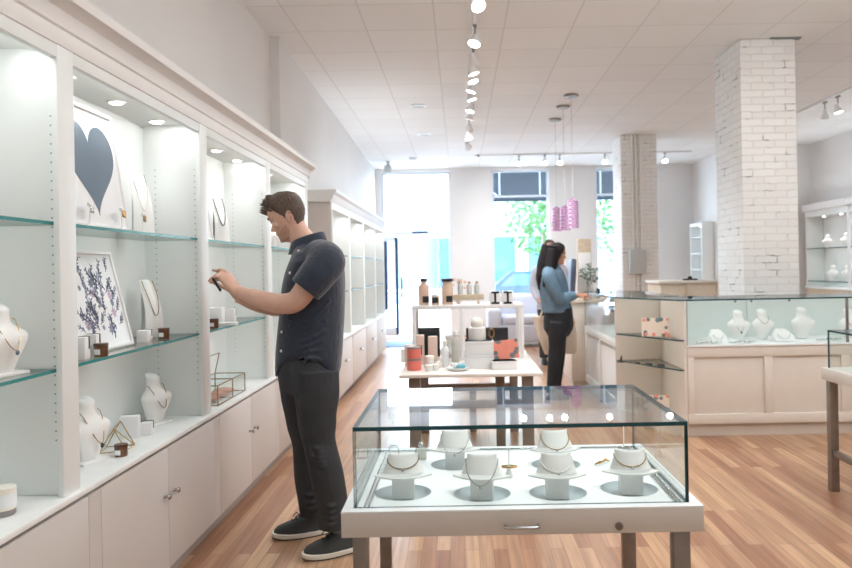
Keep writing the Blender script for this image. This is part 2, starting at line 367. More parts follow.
# skirting along the street wall
bs = MB()
for a, b in ((dx1, wx1+.6), (wx1+.6, 5.0)): bs.bb((a, BY-.02, 0), (b, BY, .12))
struct(bs.build('baseboard_back', M['crown'], smooth=False))

# ---- brick pillars
def pillar(name_label, x0, x1, y0, y1):
    o = MB().bb((x0, y0, 0), (x1, y1, RZ), .012).build('pillar', M['brick']); struct(o); return o
p1 = pillar('', 2.695, 3.225, 6.65, 7.32)
p1.name = 'pillar_near'; p1['label'] = 'white painted brick pillar behind the glass showcase'
p2 = pillar('', 2.66, 3.25, 11.45, 12.05)
p2.name = 'pillar_far'; p2['label'] = 'narrower looking white brick pillar with conduits, beside the far window'
cd = thing('electrical_conduit', 'painted conduits with a grey junction box running up the far brick pillar', 'conduit', (2.93, 11.43, 0))
for k, dx in enumerate((-.085, -.03, .045)):
    MB().cyl((dx, 0, .02), (dx, 0, RZ-.01), .02, n=10).build('pipe', M['conduit'], cd)
b_ = at(637, 262, 11.4)
MB().box((b_.x-2.93, -.05, b_.z), (.26, .11, .40), .01).build('junction_box', M['ebox'], cd)
# thin dark gap strip where the near pillar meets the ceiling
struct(MB().bb((2.98, 6.62, RZ-.012), (3.27, 6.68, RZ)).build('trim_1', M['dark'], smooth=False))

# ---- street outside
struct(MB().bb((-14, BY+.3, -.2), (22, 19.5, -.05)).build('ground_pavement', M['pave'], smooth=False))
struct(MB().bb((-14, 19.5, -.3), (22, 27, -.12)).build('ground_road', M['road'], smooth=False))
struct(MB().bb((-14, 27, -.3), (22, 30, -.05)).build('ground_far_pavement', M['pave'], smooth=False))
def facade(x0, x1, h, m, label, nx, nz):
    t = thing('building', label, 'building', ((x0+x1)/2, 30, -.05)); w2 = (x1-x0)/2
    MB().bb((-w2, 0, 0), (w2, 5, h)).build('wall', M[m], t, smooth=False)
    MB().bb((-w2-.1, -.3, 3.2), (w2+.1, 0, 3.5), .03).build('cornice', M['facade'], t)
    for i in range(nx):
        cx = -w2+(i+.5)*2*w2/nx
        fr = MB().bb((cx-w2/nx*.8, -.06, .5), (cx+w2/nx*.8, 0, 2.9)).build('shop_window', M['framewhite'], t, smooth=False)
        MB().bb((cx-w2/nx*.72, -.09, .62), (cx+w2/nx*.72, -.05, 2.8)).build('pane', M['shopglass'], fr, smooth=False)
        for k in range(nz):
            z = 4.2+k*2.6
            MB().bb((cx-.5, -.06, z), (cx+.5, 0, z+1.5)).build('window', M['shopglass'], t, smooth=False)
    return t
facade(-7.5, 0.2, 4.6, 'facade', 'pale low shop building across the street, seen through the door', 4, 0)
facade(0.8, 8.2, 4.4, 'facade2', 'light blue shop building across the street behind the trees', 4, 0)
def tree(x, y, h, r, label, seed):
    rnd = random.Random(seed); t = thing('street_tree', label, 'tree', (x, y, -.06), group=None)
    MB().tube([(0, 0, 0), (.03, .02, h*.3), (-.02, 0, h*.62)], [.13, .1, .06], 8).build('trunk', M['trunk'], t)
    c = MB()
    for k in range(900):
        a = rnd.uniform(0, 2*PI); q = rnd.uniform(-1, 1); rr = r*(rnd.random()**.4); s_ = math.sqrt(1-q*q)
        p = V((rr*s_*math.cos(a), rr*s_*math.sin(a), h*.72+rr*q*1.15)); L = rnd.uniform(.1, .2)
        R = Euler((rnd.uniform(0, 6), rnd.uniform(0, 6), rnd.uniform(0, 6))).to_matrix()
        c.add([p+R @ V(v) for v in ((0, 0, 0), (L*.4, 0, L*.5), (0, .02, L), (-L*.4, 0, L*.5))], [(0, 1, 2, 3)])
    c.build('crown', M['leaf'], t, smooth=False); return t
tree(2.25, 18.6, 3.9, 1.05, 'green street tree seen through the wide window, right side', 1)
tree(4.55, 18.4, 4.2, 1.35, 'green street tree seen through the narrow window by the brick pillar', 2)
car = thing('parked_car', 'blue parked car across the road, low in the wide window', 'car', (2.6, 24, -.12))
b = MB(); prof = [(-2, .25), (-2, .75), (-1.5, .9), (-.9, 1.4), (.7, 1.42), (1.4, .95), (2, .82), (2, .25)]
b.prism(prof, 'Y', -.8, .8); b.build('body', M['carblue'], car)
MB().prism([(-1.3, .92), (-.82, 1.32), (.62, 1.34), (1.15, .95)], 'Y', -.82, .82).build('windows', M['shopglass'], car)
for x in (-1.25, 1.25):
    for yy in (-.72, .72): MB().cyl((x, yy-.1, .32), (x, yy+.1, .32), .32, n=18).build('wheel', M['black'], car)
for (a, b, lab) in ((wx0, wx1, 'slate fabric awning outside the wide window'), (vx0, vx1, 'slate fabric awning outside the narrow window by the pillar')):
    aw = thing('awning', lab, 'awning', ((a+b)/2, BY+.30, bz(195, 520))); hw = (b-a)/2+.1
    MB().prism([(0, .9), (0, .86), (.95, .0), (.95, .05)], 'X', -hw, hw).build('canopy', M['awning'], aw, smooth=False)
    MB().bb((-hw, .93, -.02), (hw, .97, .22)).build('valance', M['awning'], aw, smooth=False)
    MB().tube([(-hw+.02, .05, .2), (-hw+.3, .9, .1)], .015, 6).build('strut', M['framewhite'], aw)
    for q in (-.3, .32): MB().tube([(q*2*hw, .02, .04), (q*2*hw, .02, .8)], .014, 6).build('strut', M['framewhite'], aw)

# ================================================================== LEFT WALL UNITS
CT = .67                      # counter height
FX = -1.345                   # counter front edge
UX = -1.385                   # front of the upright posts
DX = -1.349                    # door faces
OPT = 2.175                   # top of the openings
posts = [1.25, 2.44, 3.75, 5.02, 6.26]      # far side of each bay = centre of upright
ph = .052
BAY_FILL_W = 2.2  # power of the soft fill added to each bay
def lights(parent, xs, ys, z, m='lamp', w=None):
    for i, (x, y_) in enumerate(zip(xs, ys)):
        d = MB().lathe([(.030, -.004), (.042, -.006), (.044, 0), (.030, 0)], (x, y_, z), 18).build('downlight', M['white'], parent)
        MB().lathe([(.001, -.010), (.024, -.009), (.028, -.005), (.028, -.001), (.001, -.001)], (x, y_, z), 18).build('bulb', M['lamp'], d)
        if w: spot('downlight_beam', (parent.location.x+x, parent.location.y+y_, z-.03), (parent.location.x+x, parent.location.y+y_, 0), w, 72, 1.0, .03, (.97, 1, .99))
def shelf(parent, x0, x1, y0, y1, z, edge='shelfedge'):
    o = MB(); t = .012
    o.bb((x0, y0, z-t), (x1, y1, z)); 
    for k in range(6): o.m[k] = 0
    ob = o.build('glass_shelf', [M['glassshelf'], M[edge]], parent, smooth=False)
    for p in ob.data.polygons:
        if abs(p.normal.z) < .5: p.material_index = 1
    return ob
def upper_unit(y0, y1, label, zsh, first=False, xf=UX, xb=XL, nl=3, group='lit wall bays above the white counter', ys=None):
    t = thing('display_bookcase', label, 'display cabinet', (0, y0, 0), 0, group)
    L = y1-y0; e = .022
    MB().bb((xb, 0, CT+.001), (xb+.015, L, OPT+.08)).build('back_panel', M['cab'], t, smooth=False)
    for yy, sgn in ((0, 1), (L, -1)):
        ya, yb = sorted((yy, yy+sgn*e))
        pn = MB().bb((xb+.015, ya, CT+.001), (xf+.02, yb, OPT+.08))
        for dxp in (.075, .285):
            k = 0
            while k < 38:
                z = .86+k*.032; k += 1
                if z > 2.0: break
                yy2 = yb+.0006 if sgn > 0 else ya-.0006
                q = .0026
                pn.add([(xb+dxp-q, yy2, z-q), (xb+dxp+q, yy2, z-q), (xb+dxp+q, yy2, z+q), (xb+dxp-q, yy2, z+q)], [(0, 1, 2, 3)], 1)
        pn.build('side_panel', [M['cab'], M['dark']], t, smooth=False)
    MB().bb((xb+.015, e, OPT+.04), (xf, L-e, OPT+.08)).build('top_panel', M['cab'], t, smooth=False)
    MB().bb((xf-.005, e, OPT-.0), (xf+.02, L-e, OPT+.08), .003).build('light_rail', M['cab'], t)
    for z in zsh: shelf(t, xb+.016, xf-.01, e+.001, L-e-.001, z)
    ys = ys or [.335+.42*k for k in range(nl)]
    area('bay_fill', ((xf-.05), y0+L/2, OPT+.03), .03, L-.12, BAY_FILL_W, (.95, 1, .99), (0, .35, 0))  # added soft fill under the bay top, besides the downlights
    lights(t, [xf-.17]*len(ys), ys, OPT+.04, w=DOWN_W)
    return t
ZS = (1.615, 1.108)
upper_unit(-.1, posts[0], 'nearest lit wall bay, mostly outside the picture on the left', ZS)
upper_unit(posts[0], posts[1], 'lit wall bay at the left edge with a bust on its lower glass shelf', ZS, ys=(.1, .5))
upper_unit(posts[1], posts[2], 'lit wall bay holding the heart print and floral print', ZS)
upper_unit(posts[2], posts[3], 'lit wall bay directly in front of the man, glass box at its foot', ZS, nl=3)
upper_unit(posts[3], posts[4], 'lit wall bay partly hidden behind the man', ZS, ys=(.25, .67))
# stiles between the bays
for k, yp in enumerate(posts):
    s = MB().bb((UX-.0, yp-ph, CT), (UX+.022, yp+ph, OPT+.085), .004).build('trim_%d' % (k+2), M['cab']); struct(s)
struct(MB().bb((UX+.001, -.1, OPT+.045), (UX+.026, posts[-1]+ph, OPT+.12), .003).build('trim_7', M['crown']))
def crown(y0, y1, name, x=UX):
    pr = [(XL, OPT+.085), (x+.015, OPT+.085), (x+.024, OPT+.1), (x+.034, OPT+.108), (x+.036, OPT+.125), (x+.05, OPT+.155), (x+.075, OPT+.175), (x+.092, OPT+.18), (x+.096, OPT+.20), (x+.096, OPT+.215), (XL, OPT+.215)]
    o = MB().prism(pr, 'Y', y0, y1).build(name, M['crown'], ang=25); return struct(o)
crown(-.1, posts[-1]+.12, 'trim_8')
# counter slab and base cabinets
tag(MB().bb((XL+.003, -.1, CT-.022), (FX, posts[-1]+.06, CT), .003).build('counter', M['counter']), 'long white counter slab running under the lit wall bays by the man', 'counter')
def knob(parent, x, y_, z, sx=1):
    MB().tube([(x, y_, z), (x+sx*.012, y_, z), (x+sx*.016, y_, z), (x+sx*.024, y_, z), (x+sx*.03, y_, z), (x+sx*.033, y_, z)], [.009, .006, .009, .0145, .012, .004], 14).build('knob', M['chrome'], parent)
def base_unit(y0, y1, label, knobs=True):
    t = thing('base_cabinet', label, 'cabinet', (0, y0, 0), 0, 'white base cabinets under the counter'); L = y1-y0
    MB().bb((XL+.003, 0, .085), (DX-.02, L, CT-.07)).build('carcass', M['cab'], t, smooth=False)
    MB().bb((XL+.003, 0, 0), (-1.40, L, .085)).build('toe_kick', M['kick'], t, smooth=False)
    for a, b, kn in ((.045, L/2-.002, L/2-.05), (L/2+.002, L-.045, L/2+.05)):
        d = MB().bb((DX-.02, a, .085), (DX, b, CT-.036), .002).build('door', M['cabdoor'], t)
        if knobs: knob(d, DX, kn, .425)
    for a, b in ((0, .043), (L-.043, L)): MB().bb((DX-.02, a, .085), (DX-.001, b, CT-.036)).build('stile', M['cabdoor'], t, smooth=False)
    return t
bp = [1.25, 2.56, 3.84, 5.1, 6.3]
base_unit(-.1, bp[0], 'base cabinet nearest the camera, under the leftmost bay')
base_unit(bp[0], bp[1], 'plain base cabinet cut off at the lower left corner')
base_unit(bp[1], bp[2], 'base cabinet with two chrome knobs below the heart print bay')
base_unit(bp[2], bp[3], 'base cabinet with two chrome knobs just left of the standing man')
base_unit(bp[3], bp[4], 'base cabinet hidden mostly behind the legs of the man')

# second run of wall units towards the street door
R2 = thing('display_unit', 'long white lit wall unit between the man and the street door', 'display cabinet', (0, 7.12, 0))
L2 = 12.0-7.12; fx = -1.30
e2 = MB().bb((-1.66, 0, 0), (fx, .05, 2.16), .004).build('end_panel', M['cabdoor'], R2)
MB().prism([(-1.66, 2.13), (fx, 2.13), (fx+.015, 2.15), (fx+.03, 2.2), (fx+.06, 2.225), (fx+.06, 2.25), (-1.66, 2.25)], 'Y', -.03, L2).build('crown', M['cab'], R2, ang=25)
MB().bb((-1.68, .05, .1), (-1.66, L2, 2.13)).build('back_panel', M['cab'], R2, smooth=False)
MB().bb((-1.66, .05, 2.06), (fx, L2, 2.13)).build('top_panel', M['cab'], R2, smooth=False)
MB().bb((-1.66, .05, .665), (fx+.03, L2, .69), .003).build('ledge', M['counter'], R2)
MB().bb((-1.66, .05, .09), (fx+.0, L2, .665)).build('base', M['cab'], R2, smooth=False)
MB().bb((-1.66, .05, 0), (fx-.06, L2, .09)).build('toe_kick', M['kick'], R2, smooth=False)
pp = [.05, 1.15, 2.35, 3.6, L2-.04]
for k, q in enumerate(pp): MB().bb((-1.66, q-.04 if k else q, .69), (fx+.004, q+.04, 2.06), .003).build('upright', M['cab'], R2)
for k in range(4):
    for z in (1.19, 1.60): shelf(R2, -1.66, fx-.02, pp[k]+.041, pp[k+1]-.041, z)
    d = MB().bb((fx, pp[k]+.02, .1), (fx+.02, pp[k+1]-.02, .655), .003).build('drawer_front', M['cabdoor'], R2)
    yy = (pp[k]+pp[k+1])/2
    MB().tube([(fx+.02, yy-.05, .44), (fx+.045, yy-.04, .43), (fx+.045, yy+.04, .43), (fx+.02, yy+.05, .44)], .01, 8).build('pull', M['chrome'], d)
    lights(R2, [fx-.17], [yy], 2.06, w=DOWN_W)
    area('bay_fill', (fx-.04, 7.12+yy, 2.05), .03, pp[k+1]-pp[k]-.16, BAY_FILL_W*.8, (.93, .98, 1), (0, .35, 0))  # added fill again, one per bay of the far unit
# pale display pieces inside the second run
for k, (yy, z, h) in enumerate(((7.75, 1.60, .2), (8.9, 1.19, .22), (10.1, 1.60, .2), (8.0, .69, .24), (10.2, .69, .22), (11.4, 1.19, .2))):
    pass
# ================================================================== DISPLAY PIECES (prototypes as functions)
def bust(name, label, loc, rz, h=.25, group=None, chain='gold', drop=.10, pend=None, base=True, wide=1.0, neckl=True):
    """white neck-and-shoulder display bust: front faces local -Y"""
    t = thing(name, label, 'jewellery bust', loc, rz, group); s = h/.25
    def ring(z, rx, ry, cy, tilt=0, n=24):
        return [V((rx*math.cos(2*PI*i/n)*s*wide, (cy+ry*math.sin(2*PI*i/n))*s, (z+tilt*math.sin(2*PI*i/n)*ry)*s)) for i in range(n)]
    b = MB()
    b.loft([ring(.010, .040, .030, .014), ring(.016, .043, .033, .012), ring(.05, .056, .036, .006), ring(.09, .078, .038, -.002), ring(.122, .094, .037, -.006),
            ring(.140, .097, .035, -.004), ring(.152, .088, .034, .0), ring(.165, .066, .033, .007), ring(.178, .047, .032, .013), ring(.195, .037, .031, .018, .1), ring(.225, .035, .032, .021, .3), ring(.240, .037, .034, .022, .4), ring(.247, .030, .027, .022, .4)])
    b.build('torso', M['leather'], t, ang=60)
    if base: MB().box((0, .012*s, .006*s), (.15*s, .10*s, .012*s), .003).build('base', M['leather'], t)
    if neckl:
        pts = []
        for i in range(25):
            a = PI*(i/24)*1.0
            u = -math.cos(a)                      # -1..1 side to side
            z = .200-drop*math.sin(a)**1.3; 
            fy = -.036-.013*math.sin(a) if z < .18 else -.03-.006*math.sin(a)
            x = .049*u*(1.0-.2*math.sin(a))
            y = .012+(fy-.012)*math.sin(a)**.6-.004
            pts.append(V((x*s*wide, y*s, z*s)))
        nk = MB().tube(pts, .0017*s, 6).build('necklace', M[chain], t)
        if pend: MB().sph((0, pts[12].y-.004, pts[12].z-.008*s), .008*s, (1, .6, 1.2), 10).build('pendant', M[pend], nk)
    return t
def easel(name, label, loc, rz, h=.24, chain='silver', group=None, lean=.27):
    """tall slanted white necklace board on a rear strut; front faces local -Y"""
    t = thing(name, label, 'necklace stand', loc, rz, group)
    R = rotm(-lean)
    n = 14; vs0, rings = [], []
    for k in range(n+1):
        f = k/n; z = h*f; w = .052-.016*f; bow = .03*math.sin(PI*f)**1.2
        if f > .95: w *= .72
        rings.append([R @ V((x, yy-bow, z)) for x, yy in ((-w, 0), (-w*.55, -.010), (0, -.014), (w*.55, -.010), (w, 0), (w, .006), (-w, .006))])
    MB().loft(rings).build('board', M['leather'], t, ang=50)
    top = R @ V((0, 0, h*.8))
    MB().prism([(-.005, 0), (.005, 0)][:0] or [(top.y+.005, top.z), (top.y+.014, top.z), (top.y+.022, 0), (top.y+.002, 0)], 'X', -.022, .022).build('strut', M['black'] if chain == 'cord' else M['ebox'], t)
    pts = []
    for i in range(23):
        a = PI*i/22; f = .97-.62*math.sin(a)**1.0; w = .03*-math.cos(a)
        bow = .03*math.sin(PI*f)**1.2
        pts.append(R @ V((w, -.017-bow, h*f)))
    MB().tube(pts, .0028 if chain == 'cord' else .002, 6).build('necklace', M['black'] if chain == 'cord' else M[chain], t)
    return t
def earring_stand(label, loc, rz, h=.09, group='earring stands on the top shelf of the heart print bay', m='gold'):
    t = thing('earring_stand', label, 'earring stand', loc, rz, group)
    b = MB().lathe([(.016, 0), (.016, .003), (.006, .012), (.0035, .02), (.003, h)], n=14); b.box((0, 0, h), (.05, .012, .016), .003)
    b.build('stand', M['leather'], t)
    for sx in (-.018, .018):
        MB().tube([V((sx+.009*math.cos(a), -.008, h-.018+.012*math.sin(a))) for a in [2*PI*i/12 for i in range(12)]], .0035, 6, closed=True).build('earring', M[m], t)
    return t
def giftbox(label, loc, rz, d=(.06, .06, .055), group='white boxes with navy ribbon tabs', rib=True):
    t = thing('gift_box', label, 'box', loc, rz, group)
    MB().box((0, 0, d[2]/2), d, .002).build('carton', M['box'], t)
    if rib:
        r = MB(); w = .012; x = d[0]*.28
        r.box((x, -d[1]/2-.0006, d[2]*.72), (w, .0012, d[2]*.56), 0); r.box((x, 0, d[2]+.0006), (w, d[1]*.98, .0012), 0)
        r.build('ribbon', M['ribbon'], t)
    return t
def amberjar(label, loc, h=.05, r=.024, group='amber glass candle jars in the wall bays'):
    t = thing('candle_jar', label, 'candle', loc, 0, group)
    MB().lathe([(r*.9, 0), (r, .004), (r, h*.78), (r*.96, h*.8)], n=22).build('jar', M['amber'], t)
    MB().lathe([(r*1.04, h*.79), (r*1.04, h*.97), (r*.98, h)], n=22).build('lid', M['amberlid'], t)
    b = MB(); 
    for k in range(2): b.cyl((r*1.0, -r*.3, h*(.3+.3*k)), (r*1.25, -r*.5, h*(.3+.3*k)), .003)
    b.build('metal_clasp', M['silver'], t)
    MB().box((-r*.1, -r*.99, h*.38), (r*.9, .003, h*.4), .001).build('label', M['print'], t)
    return t
FACE = -PI/2*-1   # pieces on the wall bays turn their front (-Y) to +X
def facing_x(extra=0): return PI/2+extra

# ---- bay with the heart print
def leaning_frame(name, label, cat, loc, rz, w, h, lean, mats, draw, depth=.02):
    t = thing(name, label, cat, loc, rz); R = rotm(-lean)
    T = R.to_4x4()
    fr = MB(); b = .014
    for a, c in (((-w/2, -depth, 0), (-w/2+b, 0, h)), ((w/2-b, -depth, 0), (w/2, 0, h)), ((-w/2+b, -depth, 0), (w/2-b, 0, b)), ((-w/2+b, -depth, h-b), (w/2-b, 0, h))):
        fr.bb(a, c, .002)
    fr.v = [T @ v for v in fr.v]; fr.build('frame', M['white'], t)
    bk = MB().bb((-w/2+b, -depth*.55, b), (w/2-b, -.002, h-b)); bk.v = [T @ v for v in bk.v]; pr = bk.build('print', M['printglass'], t, smooth=False)
    for (mb, m) in draw(w, h, -depth*.55): mb.v = [T @ v for v in mb.v]; mb.build('artwork', m, pr, smooth=False)
    return t
def heart_art(w, h, y):
    b = MB(); pts = []
    for i in range(80):
        a = 2*PI*i/80
        x = 16*math.sin(a)**3; z = 13*math.cos(a)-5*math.cos(2*a)-2*math.cos(3*a)-math.cos(4*a)
        pts.append((x/16*w*.42, h*.545+z/16*h*.42))
    b.prism(pts, 'Y', y-.0015, y); return [(b, M['heart'])]
def sketch_art(seed, dense=1.0):
    def art(w, h, y):
        rnd = random.Random(seed); a_, b_, c_ = MB(), MB(), MB()
        def leaf(mb, x, z, ang, L, wd):
            p = [(x, z), (x+L*.5*math.cos(ang)-wd*math.sin(ang), z+L*.5*math.sin(ang)+wd*math.cos(ang)), (x+L*math.cos(ang), z+L*math.sin(ang)), (x+L*.5*math.cos(ang)+wd*math.sin(ang), z+L*.5*math.sin(ang)-wd*math.cos(ang))]
            p = [(min(max(q[0], -w*.44), w*.44), min(max(q[1], h*.06), h*.94)) for q in p]
            mb.prism(p, 'Y', y-.0012, y)
        for k in range(int(26*dense)):                         # stems with paired leaves
            x = rnd.uniform(-w*.36, w*.36); z = rnd.uniform(h*.1, h*.8); ang = rnd.uniform(.6, 2.6); L = rnd.uniform(.05, .1)
            pts = [V((min(max(x+q*L/5*math.cos(ang)+.006*math.sin(q*1.3), -w*.43), w*.43), y-.001, min(z+q*L/5*math.sin(ang), h*.93))) for q in range(6)]
            a_.tube(pts, .0017, 4)
            for q in range(1, 6):
                for sg in (-1, 1): leaf(a_ if rnd.random() < .6 else b_, pts[q].x, pts[q].z, ang+sg*.8, rnd.uniform(.012, .026), rnd.uniform(.002, .005))
        for k in range(int(9*dense)):                          # open round blossoms
            x = rnd.uniform(-w*.34, w*.34); z = rnd.uniform(h*.12, h*.85); r = rnd.uniform(.012, .028)
            for q in range(7): leaf(b_ if k % 3 else c_, x, z, q*2*PI/7, r, r*.2)
        for k in range(4): 
            x = rnd.uniform(-w*.2, w*.2); z = rnd.uniform(h*.35, h*.6)
            for q in range(8): leaf(b_, x+.012*(q % 2), z+q*.012, 1.5+rnd.uniform(-.5, .5), .02, .008)
        return [(a_, M['inkdark']), (b_, M['ink']), (c_, M['inkpink'])]
    return art
S1, S2 = ZS
leaning_frame('framed_heart_print', 'framed slate blue heart print leaning in the top of the wall bay', 'picture', (-1.455, 2.83, S1+.002), facing_x(0), .46, .50, .15, None, heart_art)
leaning_frame('framed_floral_print', 'framed grey blue floral drawing leaning on the lower glass shelf', 'picture', (-1.50, 2.955, S2+.002), facing_x(0), .44, .43, .24, None, sketch_art(5, 1.3))
for (px, py, lab, mm) in ((90, 214, 'white earring stand in front of the heart print, leftmost', 'silver'), (122, 222, 'white earring stand right of the heart print, gold drops', 'gold'),
                      (143, 228, 'white earring stand in front of the tall slanted board, copper hoops', 'bronze'), (175, 231, 'small white earring stand at the right end of the top shelf', 'gold')):
    p = on(px, py, S1+.0)
    p = ax(px, py, -1.418 if px < 130 else -1.45 if px < 160 else -1.53)
    earring_stand(lab, (p.x, p.y, S1), facing_x(.3), .085 if px < 160 else .07, m=mm)
easel('necklace_board', 'tall slanted white board on the top shelf, right of the heart', (-1.53, 3.40, S1), facing_x(-.75), .32, 'silver')
easel('necklace_board', 'slanted white board with a fine chain, right of the floral print', (-1.53, 3.50, S2), facing_x(-.55), .30, 'bronze')
for (px, X, lab, d) in ((80, -1.455, 'tall white gift box in front of the floral print, leftmost', (.055, .055, .085)), (92, -1.47, 'white gift box behind the amber jar by the floral print', (.05, .05, .085)), (145, -1.50, 'low white gift box left of the amber jar on the shelf end', (.085, .05, .055))):
    p = ax(px, 350, X); giftbox(lab, (X, p.y, S2), facing_x(.15), d)
for (px, X, lab) in ((101, -1.415, 'amber candle jar on the shelf before the floral print'), (164, -1.47, 'amber candle jar at the right end of the lower shelf, before the slanted board')):
    p = ax(px, 350, X); amberjar(lab, (X, p.y, S2), .052, .026)
p = ax(121, 448, -1.43); amberjar('amber candle jar on the white counter beside the gold wire terrarium', (p.x, p.y, CT), .05, .026)
p = ax(90, 440, -1.515); bust('necklace_bust', 'large white bust at the left post on the counter, thin chain with dark pendant', (p.x, p.y, CT), facing_x(-.25), .26, 'white busts in the left wall bays', 'gold', .125, 'black')
p = ax(156, 400, -1.545); bust('necklace_bust', 'white bust with bronze bead necklace on the counter, right of the white boxes', (p.x, p.y, CT), facing_x(-.35), .25, 'white busts in the left wall bays', 'bronze', .115)
for (px, X, lab, z) in ((131, -1.55, 'white gift box stack, upper one beside the wire terrarium', 0), (146, -1.50, 'small white gift box on the counter, between terrarium and bust', 0)):
    p = ax(px, 435, X); d = (.075, .08, .10) if px == 131 else (.055, .06, .06)
    giftbox('taller white gift box standing behind the wire terrarium' if px == 131 else lab, (X, p.y, CT), facing_x(.2), d)
# wire terrarium
p = ax(118, 446, -1.50)
tr = thing('wire_terrarium', 'gold wire geometric terrarium on the white counter', 'terrarium', (p.x, p.y, CT), facing_x(.1))
A = [V((-.08, .05, .004)), V((.03, .06, .004)), V((.055, -.05, .004)), V((-.05, -.05, .004))]; B_ = [V((-.045, .0, .098)), V((.085, .02, .104))]
ed = [(A[0], A[1]), (A[1], A[2]), (A[2], A[3]), (A[3], A[0]), (A[0], B_[0]), (A[3], B_[0]), (B_[0], B_[1]), (A[1], B_[1]), (A[2], B_[1]), (B_[0], A[2])]
fm = MB()
for a, b in ed: fm.cyl(a, b, .0022, n=6)
fm.build('wire_frame', M['gold'], tr)
MB().add([A[0], A[3], B_[0]], [(0, 1, 2)]).add([A[2], A[1], B_[1]], [(0, 1, 2)]).add([A[1], A[0], B_[0], B_[1]], [(0, 1, 2, 3)]).build('glass_pane', M['glass'], tr, smooth=False)

# ---- nearest bay
p = ax(4, 378, -1.48); bust('necklace_bust', 'white bust with a blue beaded necklace cut off by the left picture edge', (p.x, p.y, S2), facing_x(-.2), .23, 'white busts in the left wall bays', 'inkdark' if 0 else 'gold', .11, 'heart')
p = ax(3, 508, -1.47)
t = thing('candle_jar', 'white candle in a clear tumbler with grey base, lower left counter', 'candle', (p.x, p.y, CT))
MB().lathe([(.032, 0), (.036, .004), (.036, .018), (.035, .019)], n=24).build('jar_base', M['greytin'], t)
MB().lathe([(.035, .019), (.037, .024), (.037, .088), (.034, .09)], n=24).build('jar', M['wax'], t)
MB().lathe([(.0376, .03), (.0378, .031), (.0378, .068), (.0376, .069)], n=24).build('label', M['print'], t)

# ---- bay in front of the man
leaning_frame('framed_line_drawing', 'framed line drawing leaning in the top of the bay left of the man', 'picture', (-1.50, 4.02, S1+.002), facing_x(0), .42, .47, .16, None, sketch_art(11, .5))
easel('necklace_board', 'tall slanted white board with a black cord necklace, left of the man', (-1.53, 4.52, S1), facing_x(-.8), .31, 'cord')
p = ax(214, 330, -1.43); amberjar('amber candle jar below the hands of the man', (p.x, p.y, S2), .055, .026)
for (px, X, lab, d) in ((216, -1.54, 'white gift box on the shelf below the phone', (.08, .09, .10)), (230, -1.50, 'white gift box with two dark tabs, right of the amber jar under the phone', (.06, .07, .085)), (226, -1.43, 'flat white tray box on the shelf below the forearms', (.06, .13, .018))):
    p = ax(px, 322, X); giftbox(lab, (X, p.y, S2), facing_x(.1), d, rib=px == 230)
gb = thing('glass_display_box', 'low glass jewellery box with brass edges on the counter near the man', 'glass box', (-1.485, 4.22, CT), 0)
x0, x1, y0, y1, hh = -.095, .095, -.24, .26, .115
e = MB()
for a in (x0, x1):
    for b in (y0, y1): e.box((a, b, hh/2), (.006, .006, hh), .001)
    for z in (.003, hh): e.box((a, (y0+y1)/2, z), (.006, y1-y0, .006), .001)
for b in (y0, .02, y1):
    for z in (.003, hh): e.box(((x0+x1)/2, b, z), (x1-x0, .006, .006), .001)
e.cyl((x1, .02, 0), (x1, .02, hh), .003); e.cyl((x0, y0, hh), (x0+.03, y0-.0, hh+.13), .003); e.cyl((x0, y1, hh), (x0+.03, y1, hh+.13), .003); e.cyl((x0+.03, y0, hh+.13), (x0+.03, y1, hh+.13), .003)
e.build('brass_edges', M['bronze'], gb)
g = MB()
for a in (x0, x1): g.bb((a-.001, y0, .004), (a+.001, y1, hh))
for b in (y0, y1): g.bb((x0, b-.001, .004), (x1, b+.001, hh))
g.build('glass_sides', M['glass'], gb, smooth=False)
for k, (yy, lab) in enumerate(((-.13, 'rose brown jewellery pad in the near end of the glass box'), (.0, 'rose brown jewellery pad in the middle of the glass box'), (.14, 'rose brown jewellery pad at the far end of the glass box'))):
    o = MB().sph((0, 0, 0), .05, (1.3, 1.15, .35), 16).build('jewellery_pad', M['rosewood']); o.location = (-1.485, 4.22+yy, CT+.025); tag(o, lab, 'jewellery pad', 'pads in the glass box')
# ---- bay behind the man
bust('necklace_bust', 'white bust beside the chest of the man, on the lower shelf', (-1.53, 5.3, S2), facing_x(-.3), .24, 'white busts in the left wall bays', 'gold', .1)
bust('necklace_bust', 'white bust on the top shelf just behind the chin of the man', (-1.53, 5.72, S1), facing_x(-.3), .2, 'white busts in the left wall bays', 'silver', .1)
# ---- pieces in the far run
k = 0
for (yy, z, lab) in ((7.75, .69, 'pale bust in the far wall unit, first bay, on the ledge'), (8.85, 1.60, 'pale bust in the far wall unit, second bay, top shelf'), (8.95, .69, 'pale bust in the far wall unit, second bay, on the ledge'),
                   (10.1, 1.19, 'pale bust in the far wall unit, third bay, lower shelf'), (11.3, .69, 'pale bust in the far wall unit, last bay, on the ledge')):
    bust('necklace_bust', lab, (-1.5, yy, z), facing_x(-.4), .24, 'pale busts in the far wall unit', 'silver', .1)

